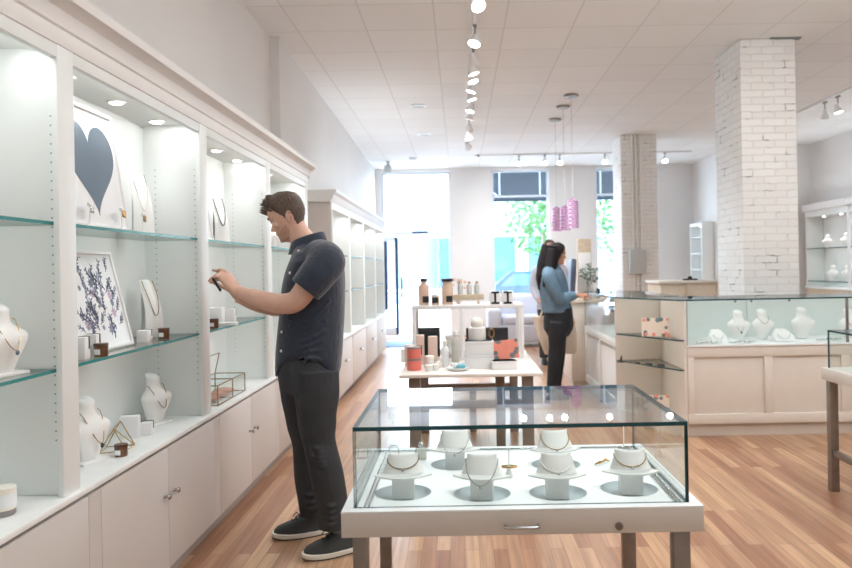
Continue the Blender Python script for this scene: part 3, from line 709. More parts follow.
# ================================================================== FRONT GLASS CASE
def glass_case(name, label, cat, x0, x1, y0, y1, ztop, apron, glass_h, inset, loc_y0):
    """table on four square legs with an apron and a glass hood; local origin at the floor below its near left corner"""
    t = thing(name, label, cat, (x0, y0, 0)); W = x1-x0; D = y1-y0
    MB().bb((0, 0, ztop-apron), (W, .02, ztop-.004), .002).bb((0, D-.02, ztop-apron), (W, D, ztop-.004), .002).bb((0, .02, ztop-apron), (.02, D-.02, ztop-.004), .002).bb((W-.02, .02, ztop-apron), (W, D-.02, ztop-.004), .002).build('apron', M['apron'], t)
    return t, W, D
CZ = .74; x0c, x1c, y0c, y1c = -.352, .683, 1.995, 2.70
ca, W, D = glass_case('glass_display_case', 'glass topped white display table with steel legs in the foreground', 'display case', x0c, x1c, y0c, y1c, CZ, .074, .22, .03, 0)
GI = .032; GT = .008; GH = .222
# tray with round wells
wells = [on(403, 491, CZ), on(482, 492, CZ), on(558, 491, CZ), on(629, 487, CZ), on(455, 463, CZ), on(556, 463, CZ)]
wl = [(p.x-x0c, p.y-y0c) for p in wells]; wr = [.088]*4+[.085]*2
bm = bmesh.new()
def tray_mesh():
    mb = MB(); z1 = -.006; n = 40
    xs0, xs1, ys0, ys1 = .02, W-.02, .02, D-.02
    # polygons with holes are filled with bmesh's triangle fill
    b = bmesh.new(); edges = []
    def loop(pts):
        vs = [b.verts.new(p) for p in pts]; 
        for i in range(len(vs)): edges.append(b.edges.new((vs[i], vs[(i+1) % len(vs)])))
    loop([(xs0, ys0, 0), (xs1, ys0, 0), (xs1, ys1, 0), (xs0, ys1, 0)])
    for (cx, cy), r in zip(wl, wr): loop([(cx+r*math.cos(2*PI*i/n), cy+r*.92*math.sin(2*PI*i/n), 0) for i in range(n)])
    bmesh.ops.triangle_fill(b, edges=edges, use_beauty=True, normal=(0, 0, 1))
    b.verts.index_update(); mb.add([v.co+V((0, 0, CZ-.004)) for v in b.verts], [[v.index for v in f.verts] for f in b.faces]); b.free()
    return mb
bm.free()
tray_mesh().build('tray', M['tray'], ca, smooth=False)
for (cx, cy), r in zip(wl, wr):
    n = 40; R_ = []
    for f, dz in ((1.0, -.004), (.93, -.016), (.80, -.024), (.4, -.027), (.02, -.027)):
        R_.append([V((cx+r*f*math.cos(2*PI*i/n), cy+r*.92*f*math.sin(2*PI*i/n), CZ+dz)) for i in range(n)])
    MB().loft(R_, caps=False).build('round_well', M['wellshade'], ca, ang=80)
MB().bb((.02, .02, CZ-.07), (W-.02, D-.02, CZ-.05)).build('bottom_panel', M['apron'], ca, smooth=False)
ww = MB(); zt_ = CZ+.002
ww.bb((0, 0, CZ-.004), (W, GI-.002, CZ)); ww.bb((0, D-GI+.002, CZ-.004), (W, D, CZ)); ww.bb((0, GI-.002, CZ-.004), (GI-.002, D-GI+.002, CZ)); ww.bb((W-GI+.002, GI-.002, CZ-.004), (W, D-GI+.002, CZ))
ww.build('top_rim', M['tray'], ca, smooth=False)
def pane(parent, a, b, nm='glass_panel', m='glass', em='edge', thin=None):
    d = [abs(b[i]-a[i]) for i in range(3)]; k = d.index(min(d))
    ob = MB().bb(a, b).build(nm, [M[m], M[em]], parent, smooth=False)
    for p_ in ob.data.polygons:
        if abs(p_.normal[k]) < .5: p_.material_index = 1
    return ob
pane(ca, (GI, GI, CZ), (W-GI, GI+GT, CZ+GH)); pane(ca, (GI, D-GI-GT, CZ), (W-GI, D-GI, CZ+GH))
pane(ca, (GI, GI+GT, CZ), (GI+GT, D-GI-GT, CZ+GH)); pane(ca, (W-GI-GT, GI+GT, CZ), (W-GI, D-GI-GT, CZ+GH))
pane(ca, (GI, GI, CZ+GH), (W-GI, D-GI, CZ+GH+.012), 'glass_lid')
tk = MB()
for a in (GI+.028, W-GI-.036):
    for k in range(2): tk.bb((a+k*.012, GI+.01, CZ-.003), (a+k*.012+.004, D-GI-.02, CZ+.002))
tk.build('sliding_track', M['silver'], ca, smooth=False)
LW = .042
for lx in (.03, W-.03-LW-.012):
    for ly in (.012, D-.012-LW):
        MB().bb((lx, ly, 0), (lx+(LW if lx < .1 else LW+.006), ly+LW, CZ-.074), .002).build('leg', M['legsteel'], ca)
h0 = at(505, 525, y0c).x-x0c; h1 = at(538, 525, y0c).x-x0c; hz = at(520, 525, y0c).z
MB().tube([(h0, .0, hz), (h0, -.018, hz), (h0+.008, -.024, hz), (h1-.008, -.024, hz), (h1, -.018, hz), (h1, 0, hz)], .0042, 10).build('drawer_handle', M['chrome'], ca)
lk = at(619, 526, y0c); MB().tube([(lk.x-x0c, .001, lk.z), (lk.x-x0c, -.006, lk.z), (lk.x-x0c, -.0065, lk.z)], [.011, .011, .006], 18).build('lock', M['steel'], ca)
tag_d = None
# the six low necklace stands in the wells
def low_stand(label, loc, rz, chain, drop):
    t = thing('necklace_stand', label, 'necklace stand', loc, rz, 'low white necklace stands in the front case')
    MB().box((0, .01, .036), (.07, .05, .072), .003).build('pedestal', M['leather'], t)
    n = 16; sh = []
    pl = MB()                                    # thin flared shoulder plate, corners swept to the sides
    out = [(-.090, .0), (-.05, .03), (0, .034), (.05, .03), (.090, .0), (.062, -.024), (.032, -.04), (0, -.045), (-.032, -.04), (-.062, -.024)]
    pl.prism(out, 'Z', .073, .078); 
    for i, v in enumerate(pl.v): v.z += -.004-.02*(abs(v.x)/.108)**2*0-.10*max(0, -v.y-.02)*.2
    pl.build('shoulder_plate', M['leather'], t, smooth=False)
    rings = []
    for f in [i/8 for i in range(9)]:
        z = .077+.058*f; w = .064-.023*f+.006*max(0, f-.75)*4; dp = .044-.026*f
        o_ = [V((w*math.cos(a), .012-.0+dp*-math.sin(a)+.012*f, z+.006*math.sin(a)*(1-f))) for a in [PI*(-.05+1.1*i/n) for i in range(n+1)]]
        i_ = [V((p_.x*.93, p_.y+.005, p_.z)) for p_ in reversed(o_)]
        rings.append(o_+i_)
    MB().loft(rings).build('neck_form', M['leather'], t, ang=60)
    pts = []
    for i in range(25):
        a = PI*(-.04+1.08*i/24); f = .75-min(.72, drop*8)*max(0, math.sin(a))**1.5
        w = .064-.023*f+.006*max(0, f-.75)*4+.003; dp = .047-.026*f
        dz = -max(0, drop*8-.72)*.05*max(0, math.sin(a))**4
        yy = .012-dp*math.sin(a)+.012*f
        if dz < -.004: yy -= .014
        pts.append(V((w*math.cos(a), yy-.002, .077+.058*f+dz)))
    nk = MB().tube(pts, .0017, 6).build('necklace', M[chain], t)
    MB().sph(pts[12]+V((0, -.002, -.004)), .0048, n=8).build('pendant', M[chain if chain == 'gold' else 'silver'], nk)
    return t
labs = ['leftmost front stand in the glass case, choker on it', 'second front stand from the left in the glass case, long chain hanging down', 'third front stand from the left in the glass case, beaded chain', 'rightmost front stand in the glass case, bangle style choker', 'back row stand on the left in the glass case', 'back row stand on the right in the glass case']
for k, ((cx, cy), lab) in enumerate(zip(wl, labs)):
    low_stand(lab, (x0c+cx+(.0 if k != 3 else .01), y0c+cy+.012, CZ-.026), (.05, -.12, 0, -.05, 0, .05)[k], ('bronze', 'silver', 'silver', 'bronze', 'silver', 'bronze')[k], (.05, .15, .07, .06, .12, .09)[k])
def cone_stand(px, py, label, m, h=.085):
    p = on(px, py, CZ); t = thing('jewellery_cone', label, 'jewellery stand', (p.x, p.y, CZ-.004), 0, 'slim jewellery stands at the back of the front case')
    MB().lathe([(.014, 0), (.014, .003), (.005, .03), (.0022, .04), (.0022, h)], n=12).build('stand', M['leather'], t)
    MB().tube([V((.026*math.cos(a), .012*math.sin(a), .035)) for a in [PI*(1.15+1.7*i/14) for i in range(15)]], .003, 6).build('cuff', M[m], t)
    return t
cone_stand(509, 476, 'thin stand with a gold cuff between the left and right stands of the case', 'gold', .10)
cone_stand(624, 456, 'slim white cone stand at the back right of the front case', 'silver', .11)
p = on(603, 463, CZ); t = thing('gold_earrings', 'gold leaf earrings lying in the front case between the right stands', 'earrings', (p.x, p.y, CZ-.004), .3)
for k in (-1, 1): MB().tube([(k*.016-.02, k*.006, .004), (k*.016, k*.012, .012), (k*.014+.012, 0, .008)], [.002, .005, .002], 8).build('earring', M['gold'], t)
p = on(394, 457, CZ); t = thing('wire_loop', 'small silver wire loop stand at the back left of the front case', 'jewellery stand', (p.x, p.y, CZ-.004), 0)
MB().tube([(-.018, 0, 0), (-.018, 0, .03), (-.01, 0, .045), (.01, 0, .045), (.018, 0, .03), (.018, 0, 0)], .0018, 6).build('wire', M['silver'], t)
MB().box((0, 0, .002), (.045, .012, .004), .001).build('foot', M['silver'], t)
p = on(421, 458, CZ); t = thing('ring_stand', 'clear block stand with a silver ring at the back left of the front case', 'jewellery stand', (p.x, p.y, CZ-.004), 0)
MB().box((0, 0, .02), (.04, .02, .04), .003).build('block', M['clearb'], t); MB().sph((0, 0, .052), .011, n=10).build('ring', M['silver'], t)
# ================================================================== RIGHT GLASS TABLE
rt0 = at(823, 350, 4.38).x
rc = thing('glass_display_table', 'white glass topped table with steel legs cut off by the right edge', 'display case', (rt0, 3.30, 0))
W2, D2 = 1.1, 1.11
rz1 = .765; a = MB()
a.bb((0, 0, rz1-.075), (W2, D2, rz1), .004); a.build('apron', M['apron'], rc)
g0 = .03; gh = .225
pane(rc, (g0, g0, rz1), (W2-g0, g0+.008, rz1+gh)); pane(rc, (g0, D2-g0-.008, rz1), (W2-g0, D2-g0, rz1+gh))
pane(rc, (g0, g0+.008, rz1), (g0+.008, D2-g0-.008, rz1+gh)); pane(rc, (W2-g0-.008, g0+.008, rz1), (W2-g0, D2-g0-.008, rz1+gh))
pane(rc, (g0, g0, rz1+gh), (W2-g0, D2-g0, rz1+gh+.012), 'glass_lid')
for lx in (.02, W2-.07):
    for ly in (.02, D2-.07): MB().bb((lx, ly, 0), (lx+.05, ly+.05, rz1-.075), .003).build('leg', M['legsteel'], rc)
MB().bb((.03, .07, .22), (.06, D2-.07, .26), .003).build('stretcher', M['legsteel'], rc)
t = thing('jewellery_pad', 'rose pad with a bracelet inside the right glass table', 'jewellery pad', (rt0+.26, 4.14, rz1), 0)
MB().sph((0, 0, .014), .07, (1.3, .9, .25), 16).build('pad', M['rosewood'], t)
MB().tube([V((.04*math.cos(q), .03*math.sin(q), .034)) for q in [2*PI*i/16 for i in range(16)]], .003, 6, closed=True).build('bracelet', M['gold'], t)

# ================================================================== MAIN SHOWCASE ON THE RIGHT
SX, SY = 1.865, 5.78; SZ = .742; ST = 1.135
sh = thing('glass_showcase', 'long cream panelled showcase with a glass top section, right of the shelves', 'showcase', (SX, SY, 0))
SW, SD = 2.9, .62
MB().bb((0, .02, .105), (SW, SD, SZ), .003).build('base', M['cream'], sh)
MB().bb((.0, .035, 0), (SW, SD, .105)).build('plinth', M['creamkick'], sh, smooth=False)
f = MB(); st = .055; pw = .58; xx = 0
f.bb((0, 0, SZ-.085), (SW, .02, SZ), .002); f.bb((0, 0, .105), (SW, .02, .185), .002)
edges_ = [0]; k = 0
while xx < SW: 
    f.bb((xx, 0, .185), (min(xx+st*(1.25 if k else 1), SW), .02, SZ-.085), .002); xx += pw+st; k += 1
f.build('face_frame', M['cream'], sh)
MB().bb((-.004, -.01, SZ), (SW, SD, SZ+.016), .003).build('deck', M['tray'], sh)
pane(sh, (0, 0, SZ+.016), (SW, .007, ST-.012)); pane(sh, (0, 0, ST-.012), (SW, SD, ST), 'glass_top'); pane(sh, (0, .007, SZ+.016), (.007, SD-.02, ST-.012), 'end_glass')
bkp = MB()
for k in range(4): bkp.bb((.02+k*.72, SD-.02-.012*(k % 2), SZ+.016), (.76+k*.72, SD-.01-.012*(k % 2), ST-.014))
bkp.build('sliding_back', mat('pale_green_grey_panel', (220, 227, 225), .35), sh, smooth=False)
px_ = MB()
for x in (1.32,): px_.bb((x, .004, SZ+.016), (x+.02, .02, ST-.013), .002)
px_.build('corner_post', M['steel'], sh)
for px in (736, 752, 790): 
    q = at(px, 302, SY); MB().cyl((q.x-SX, .012, ST-.014), (q.x-SX, .012, ST-.03), .009).build('glass_clip', M['steel'], sh)
deck = SZ+.016
def sc_bust(px, base_y, h, label, lo=False, chain='silver', drop=.09, pend=None):
    Y = SY+.30; q = at(px, base_y, Y)
    return bust('necklace_bust', label, (q.x, Y, deck), 0.0, h, 'white busts in the right showcase', chain, drop, pend, base=False)
sc_bust(739, 340, .255, 'leftmost tall white bust in the right showcase, small dark pendant', pend='black', drop=.12)
sc_bust(763, 340, .26, 'tall white bust second from left in the right showcase', chain='gold', drop=.06)
sc_bust(803, 340, .27, 'tallest white bust in the right showcase with a pearl collar', chain='leather', drop=.05)
sc_bust(850, 340, .25, 'white bust in the right showcase beyond the steel corner post', chain='silver')
def ramp(px, Y, label, h=.085, w=.07):
    q = at(px, 340, Y); t = thing('necklace_ramp', label, 'necklace stand', (q.x, Y, deck), 0, 'low white ramps in the right showcase')
    MB().loft([[V((w*.9*x, -.06-.0*z, .004)) for x, z in ((-1, 0), (-.4, 0), (.4, 0), (1, 0))][::1]+[V((w*.9, .05, .004)), V((-w*.9, .05, .004))],
               [V((w*x, -.03, h*.5)) for x in (-1, -.4, .4, 1)]+[V((w*.8, .05, h*.5)), V((-w*.8, .05, h*.5))],
               [V((w*.45*x, .02, h)) for x in (-1, -.4, .4, 1)]+[V((w*.45, .05, h)), V((-w*.45, .05, h))]]).build('ramp', M['leather'], t, ang=50)
    MB().tube([V((w*.6*-math.cos(PI*i/12), -.036-.02*math.sin(PI*i/12), h*.62-.04*math.sin(PI*i/12))) for i in range(13)], .002, 6).build('necklace', M['silver'], t)
ramp(717, SY+.26, 'low white ramp left of the tall busts in the right showcase', .10)
ramp(782, SY+.2, 'low white ramp between the two right busts in the showcase', .10, .085)
for (px, Y, lab) in ((709, SY+.12, 'silver bracelets lying at the left front of the showcase'), (742, SY+.12, 'silver chains lying in front of the second bust of the showcase'), (829, SY+.2, 'silver tray of rings right of the tallest bust')):
    q = at(px, 345, Y); t = thing('silver_jewellery', lab, 'jewellery', (q.x, Y, deck), 0, 'silver pieces on the showcase deck')
    for k in range(5):
        MB().tube([V((-.08+k*.04+.026*math.cos(z), .02*math.sin(z*1)-.01*(k % 2), .006+.004*k % .01)) for z in [2*PI*i/12 for i in range(12)]], .004, 6, closed=True).build('bracelet', M['silver'], t)
# ---- corner shelves at its left end
cx0, cy1 = 1.425, 6.47
cs = thing('corner_shelf_unit', 'cream corner shelving with two glass shelves at the end of the showcase', 'shelf unit', (cx0, cy1, 0))
cw = SX-cx0-.004; cdp = cy1-SY
MB().bb((0, 0, .0), (cw, .02, ST-.014)).build('back_panel', M['cream'], cs, smooth=False)
MB().bb((cw-.02, -cdp, 0.0), (cw, 0, ST-.014)).build('side_panel', M['cream'], cs, smooth=False)
tri = [(.01, 0), (cw-.02, 0), (cw-.02, -cdp+.01), (cw-.05, -cdp+.01)]
MB().prism(tri, 'Z', 0, .1).build('plinth', M['cream'], cs, smooth=False)
for z in (.80, .555):
    o = MB().prism(tri, 'Z', z-.012, z).build('glass_shelf', [M['glassshelf'], M['edge']], cs, smooth=False)
    for p_ in o.data.polygons:
        if abs(p_.normal.z) < .5: p_.material_index = 1
o = MB().prism([(0, .02), (cw, .02), (cw, -cdp), (cw-.05, -cdp)], 'Z', ST-.012, ST).build('glass_top', [M['glassshelf'], M['edge']], cs, smooth=False)
for p_ in o.data.polygons:
    if abs(p_.normal.z) < .5: p_.material_index = 1
def card(px, py0, Y, w, h, lean, label, z, rz=-.2, seed=3, mid='creamcard'):
    q = at(px, py0, Y); t = thing('patterned_card', label, 'card', (q.x, Y, z), rz, 'floral cards on the stands'); R = rotm(-lean, 0, 0).to_4x4()
    c = MB().bb((-w/2, -.006, 0), (w/2, 0, h)); c.v = [R @ v for v in c.v]; cd_ = c.build('board', M[mid], t, smooth=False)
    rnd = random.Random(seed); a_, b_ = MB(), MB()
    for k in range(15):
        s_ = rnd.choice((0, 1, 2, 3)); u = rnd.uniform(-.46, .46); v = rnd.uniform(.04, .96)
        if s_ == 0: u = -.46+rnd.random()*.1
        elif s_ == 1: u = .46-rnd.random()*.1
        elif s_ == 2: v = .04+rnd.random()*.12
        else: v = .96-rnd.random()*.12
        r = rnd.uniform(.01, .022); 
        pts = [(min(max(u*w+r*math.cos(q_*PI/4), -w/2), w/2), min(max(v*h+r*math.sin(q_*PI/4), 0), h)) for q_ in range(8)]
        (a_ if k % 2 else b_).prism(pts, 'Y', -.0075-.0002*k, -.006)
    for mb, m in ((a_, 'floral'), (b_, 'leafgrey')): mb.v = [R @ v for v in mb.v]; mb.build('floral_border', M[m], cd_, smooth=False)
    return t
card(656, 342, 6.12, .235, .165, .25, 'floral bordered card standing on the upper glass corner shelf', .80)
card(657, 410, 6.1, .22, .19, .3, 'floral bordered card at the bottom of the corner shelving', .10, seed=8)
for k, (px, lab) in enumerate(((634, 'dark pendant disc leftmost on the lower corner shelf, standing'), (648, 'dark disc second from left on the lower corner shelf'), (659, 'dark disc third from left on the lower corner shelf'), (669, 'dark disc rightmost on the lower corner shelf'))):
    q = on(px, 370, .555); q.y = min(q.y, 6.40)
    t = thing('pendant_disc', lab, 'jewellery', (q.x, 6.30-.09*k, .555), 0, 'dark discs on the lower corner shelf')
    MB().lathe([(.03, 0), (.036, .004), (.03, .012), (.004, .016)], n=18).build('disc', M['black'], t)
    if k == 0: MB().tube([(0, 0, .012), (.004, 0, .05), (.01, 0, .06)], [.012, .007, .004], 8).build('stem', M['black'], t)
# ---- side counter running back from the corner
sc2 = thing('side_showcase', 'white panelled glass side counter running back from the corner shelves', 'showcase', (1.43, cy1+.03, 0)); L3 = 8.05-cy1
MB().bb((0.02, 0, .1), (.6, L3, SZ)).build('base', M['cab'], sc2, smooth=False)
MB().bb((.05, 0, 0), (.58, L3, .1)).build('plinth', M['cab'], sc2, smooth=False)
f = MB(); f.bb((0, 0, SZ-.08), (.02, L3, SZ), .002); f.bb((0, 0, .1), (.02, L3, .18), .002)
for yy in (0, L3/2-.03, L3-.06): f.bb((0, yy, .18), (.02, yy+.06, SZ-.08), .002)
f.build('face_frame', M['cab'], sc2)
pane(sc2, (0, 0, SZ), (.006, L3, ST-.012)); pane(sc2, (0, 0, ST-.012), (.6, L3, ST), 'glass_top'); pane(sc2, (0.006, L3-.006, SZ), (.6, L3, ST-.012), 'end_glass')
MB().bb((.2, .02, .93), (.5, L3-.02, .938)).build('inner_shelf', [M['glassshelf']], sc2, smooth=False)
q_ = MB()
for yy in (.4, 1.0): q_.cyl((.3, yy, SZ), (.3, yy, ST-.012), .012)
q_.build('shelf_post', M['silver'], sc2)
# ---- desk behind it with terminal, screen, vase
DZ = 1.045; DY = 8.12
dk = thing('service_desk', 'pale topped service desk the woman stands at', 'desk', (1.28, DY, 0))
MB().bb((-.03, 0, DZ-.045), (1.05, .75, DZ), .005).build('desk_top', M['canvas'], dk)
MB().bb((0, .03, .09), (.19, .72, DZ-.045), .004).build('end_panel', M['cream'], dk)
MB().bb((.02, .06, 0), (.18, .70, .09)).build('plinth', M['creamkick'], dk, smooth=False)
MB().bb((.7, .05, 0), (1.02, .72, DZ-.045)).build('drawer_block', M['cab'], dk, smooth=False)
q = at(597, 300, DY+.1)
tm = thing('card_terminal', 'small black card terminal under the hand of the woman', 'payment terminal', (q.x, DY+.12, DZ), 0)
MB().box((0, 0, .012), (.07, .09, .024), .006).build('base', M['black'], tm); MB().box((.0, .0, .07), (.03, .07, .12), .008, R=rotm(0, .35, 0)).build('handset', M['phone'], tm)
MB().box((.028, 0, .075), (.012, .06, .08), .003, R=rotm(0, .35, 0)).build('screen', M['greytin'], tm)
q = at(570, 298, DY+.3)
mo = thing('pos_screen', 'dark upright screen on the desk beyond the chest of the woman', 'screen', (q.x+.02, DY+.3, DZ), 0)
MB().box((0, 0, .27), (.05, .26, .40), .01, R=rotm(0, .06, 0)).build('display_back', mat('screen_back', (74, 84, 104), .3), mo)
MB().box((.03, 0, .27), (.012, .24, .38), .003, R=rotm(0, .06, 0)).build('display', mat('brown_panel', (92, 62, 58), .3), mo)
MB().lathe([(.06, 0), (.06, .01), (.015, .02), (.015, .09)], n=16).build('foot', M['black'], mo)
q = at(588, 298, DY+.45)
va = thing('vase_of_leaves', 'glass vase of grey green leaves on the desk by the wooden block', 'vase', (q.x+.02, DY+.42, DZ), 0)
MB().lathe([(.035, 0), (.04, .01), (.04, .14), (.036, .16)], n=18).build('vase', M['clearb'], va)
rnd = random.Random(4)
for k in range(7):
    a = k*2*PI/7+.3; tx = .09*math.cos(a); ty = .08*math.sin(a); top = rnd.uniform(.3, .44)
    MB().tube([(0, 0, .05), (tx*.4, ty*.4, top*.6), (tx, ty, top)], .004, 5).build('stem', M['plant'], va)
    lf_ = MB()
    for j in range(7):
        f_ = .45+.08*j; c = V((tx*f_, ty*f_, .05+top*f_*.9)); dr_ = rnd.uniform(0, 6); L = .075
        d = V((math.cos(dr_), math.sin(dr_), rnd.uniform(-.4, .6))).normalized(); s_ = d.orthogonal().normalized()*.017
        lf_.add([c, c+d*L*.5+s_, c+d*L, c+d*L*.5-s_], [(0, 1, 2, 3)])
    lf_.build('leaf', M['plant'], va, smooth=False)
q = at(585, 298, DY+.6)
wb = thing('wooden_display_block', 'tall pale wooden block standing behind the leafy vase', 'display block', (q.x, DY+.62, DZ), 0)
MB().box((0, 0, .36), (.17, .08, .72), .006).build('block', M['woodrack'], wb); MB().box((0, -.043, .30), (.15, .012, .5), .003).build('front_panel', M['box'], wb)
# ---- cashier desk behind the showcase, small black bow object on it
q0 = at(661, 290, 8.6); q1 = at(722, 290, 8.6)
cdk = thing('cashier_desk', 'pale wooden desk with panel front between the brick pillars', 'desk', (q0.x, 8.6, 0)); cwid = q1.x-q0.x
MB().bb((0, 0, 0), (cwid, .6, 1.19)).build('body', M['canvas'], cdk, smooth=False)
MB().bb((-.03, -.03, 1.19), (cwid+.03, .63, 1.225), .004).build('top', M['cream'], cdk)
MB().bb((cwid*.38, -.02, .2), (cwid*.42, 0, 1.19)).build('stile', M['woodrack'], cdk, smooth=False)
MB().bb((cwid*.9, -.03, 0), (cwid+.0, 0, 1.19), .004).build('end_post', M['woodrack'], cdk)
q = at(690, 277, 8.75)
bo = thing('small_black_tray', 'small black object on top of the pale cashier desk', 'tray', (q.x, 8.75, 1.225))
MB().box((0, 0, .012), (.17, .08, .02), .006).build('dish', M['black'], bo); MB().sph((0, 0, .03), .03, (1, 1, .8), 12).build('knob', M['black'], bo)
# ---- far cabinet on the return wall, and the lit wall units on the right wall
fc = thing('tall_wall_cabinet', 'narrow white lit cabinet on the far wall between the pillars', 'display cabinet', (4.76, 13.75, 0)); D5 = .7
o = MB(); o.bb((0, 0, .3), (.236, .03, 2.25), .003); o.bb((0, D5-.03, .3), (.236, D5, 2.25), .003); o.bb((.2, .03, .3), (.236, D5-.03, 2.25)); o.bb((0, .03, 2.18), (.2, D5-.03, 2.25)); o.bb((0, .03, .3), (.2, D5-.03, .95))
o.build('carcass', M['cab'], fc, smooth=False)
for z in (1.3, 1.62, 1.95): MB().bb((.01, .03, z), (.2, D5-.03, z+.02)).build('shelf', M['cab'], fc, smooth=False)
lights(fc, [.09], [.3], 2.18, w=6)
rf = 6.08
def right_unit(y0, y1, label):
    t = thing('display_bookcase', label, 'display cabinet', (rf, y0, 0), 0, 'lit wall units on the right wall'); L = y1-y0; dp = XR-rf
    MB().bb((dp-.015, 0, 1.0), (dp, L, 2.3)).build('back_panel', M['cab'], t, smooth=False)
    for a in (0, L-.03): MB().bb((0, a, 1.0), (dp-.015, a+.03, 2.3), .002).build('side_panel', M['cab'], t)
    MB().bb((0, .03, 2.2), (dp-.015, L-.03, 2.3)).build('top_panel', M['cab'], t, smooth=False)
    MB().bb((-.06, 0, 2.3), (dp, L, 2.42), .01).build('crown', M['crown'], t)
    MB().bb((-.03, 0, .97), (dp, L, 1.0), .003).build('ledge', M['counter'], t)
    MB().bb((.0, 0, 0), (dp, L, .97)).build('base', M['woodrack'], t, smooth=False)
    for z in (1.1, 1.66): shelf(t, .01, dp-.016, .031, L-.031, z, 'edge')
    lights(t, [.12, .12], [L*.3, L*.7], 2.2, w=9)
    return t
right_unit(10.95, 12.3, 'lit white wall unit right of the near brick pillar')
right_unit(9.55, 10.93, 'lit white wall unit at the right edge of the picture')
right_unit(8.1, 9.53, 'lit white wall unit outside the picture, nearer on the right wall')
for (y_, z, lab) in ((11.9, 1.66, 'pale bust on the upper shelf right of the near pillar'), (11.35, 1.66, 'pale low bust on the upper shelf of the right wall unit, nearer one'), (11.75, 1.1, 'pale bust on the lower shelf right of the near pillar, left one'), (11.3, 1.1, 'pale bust on the lower shelf of the right wall unit, right one'), (10.4, 1.1, 'pale bust on the lower shelf at the right picture edge')):
    bust('necklace_bust', lab, (rf+.17, y_, z), -PI/2+.6, .26 if z < 1.5 else .22, 'pale busts on the right wall', 'silver', .08)

# ================================================================== PRODUCT TABLE
PZ = .717; PY = 4.7
px0 = at(399, 374, PY).x; px1 = at(543, 372, PY).x; PW = px1-px0; PD = 1.5
pt = thing('product_table', 'pale topped product table with grey brown legs beyond the glass case', 'table', (px0, PY, 0))
MB().bb((0, 0, PZ-.022), (PW, PD, PZ), .003).build('table_top', M['tabletop'], pt)
for lx, ly, w_ in ((.06, .05, .075), (PW-.135, .05, .075), (.06, PD-.12, .07), (PW-.13, PD-.12, .07)):
    MB().bb((lx, ly, 0), (lx+w_, ly+w_, PZ-.022), .003).build('leg', M['legwood'], pt)
for yy in (.62, PD-.1):
    MB().bb((.06, yy, .36), (PW-.06, yy+.05, .42), .003).build('stretcher', M['legwood'], pt)
MB().bb((PW/2, PD-.1, 0), (PW/2+.06, PD-.05, .36), .003).build('centre_leg', M['legwood'], pt)
MB().bb((PW-.29, .6, 0), (PW-.22, .67, PZ-.022), .003).build('centre_leg', M['legwood'], pt)
RY = 5.45; RZt = at(468, 305, RY).z
rs = thing('display_riser', 'white open riser standing on the product table', 'riser', (at(412, 330, RY).x, RY, PZ)); rw = at(524, 330, RY).x-at(412, 330, RY).x; rh = RZt-PZ; rd = .42
MB().bb((0, 0, rh-.03), (rw, rd, rh), .003).build('riser_top', M['white'], rs)
for a in (0, rw*.43, rw-.03):
    for b in (0, rd-.03): MB().bb((a, b, 0), (a+.03, b+.03, rh-.03), .002).build('post', M['white'], rs)
MB().bb((.03, rd-.025, 0), (rw-.03, rd-.005, .03), .002).build('back_rail', M['white'], rs)
TOP = RZt
def P(px, Y, z=None): q = at(px, 330, Y); return V((q.x, Y, PZ if z is None else z))
def put(name, label, cat, loc, parts, group=None, rz=0):
    t = thing(name, label, cat, loc, rz, group)
    for nm, mb, m in parts: mb.build(nm, M[m], t)
    return t
def bottle(px, Y, z, label, r, h, m, neck=.4, cap='black', lab=True, group='bottles on the riser'):
    b = MB().lathe([(r*.96, 0), (r, .005), (r, h*.68), (r*.85, h*.74), (r*neck, h*.80), (r*neck, h*.9)], n=20); c = MB().lathe([(r*neck*1.25, h*.89), (r*neck*1.25, h*1.0), (r*neck*1.1, h*1.01)], n=16)
    parts = [('flask', b, m), ('cap', c, cap)]
    if lab: parts.append(('label', MB().box((r*.35, -r*.95, h*.22), (r*1.1, r*.35, h*.24), .002), 'black'))
    return put('bottle', label, 'bottle', P(px, Y, z), parts, group)
bottle(424.5, 5.55, TOP, 'beige bottle with narrow black capped neck, leftmost on the riser', .043, .21, 'beigeglass', .5)
bottle(448, 5.6, TOP, 'beige bottle with a wide black cap, right of the small jar on the riser', .045, .205, 'beigeglass', .82)
put('small_jar', 'small beige jar with black label between the two beige bottles', 'jar', P(436, 5.52, TOP), [('jar', MB().lathe([(.03, 0), (.032, .004), (.032, .06), (.028, .07)], n=18), 'blush'), ('label', MB().box((0, -.03, .04), (.046, .012, .045), .002), 'black'), ('lid', MB().lathe([(.03, .07), (.03, .082), (.027, .084)], n=18), 'white')])
rk = put('wooden_bottle_rack', 'pale wooden rack on the riser holding three clear bottles', 'rack', P(469, 5.62, TOP), [('rail', MB().box((0, 0, .055), (.25, .07, .045), .004), 'woodrack'), ('foot', MB().box((-.08, 0, .016), (.02, .06, .033), .003), 'woodrack'), ('foot', MB().box((.08, 0, .016), (.02, .06, .033), .003), 'woodrack')])
for k, (px, lab) in enumerate(((461, 'clear bottle at the left end of the wooden rack'), (470, 'clear bottle in the middle of the wooden rack'), (477.5, 'clear bottle at the right end of the wooden rack'))):
    bottle(px, 5.62, TOP+.0775, lab, .02, .1, 'clearb', .45, 'gold', False, 'clear bottles in the wooden rack')
for px, lab in ((495.5, 'white candle box with a black I shaped mark, left of the pair on the riser'), (508, 'white candle box with a black I shaped mark, right of the pair on the riser')):
    k = MB(); k.box((0, -.0465, .05), (.016, .003, .082), 0); k.box((0, -.0465, .093), (.062, .003, .014), 0); k.box((0, -.0465, .010), (.062, .003, .014), 0)
    put('candle_box', lab, 'box', P(px, 5.52, TOP), [('carton', MB().box((0, 0, .05), (.085, .09, .10), .004), 'box'), ('letter_mark', k, 'black')], 'marked candle boxes on the riser')
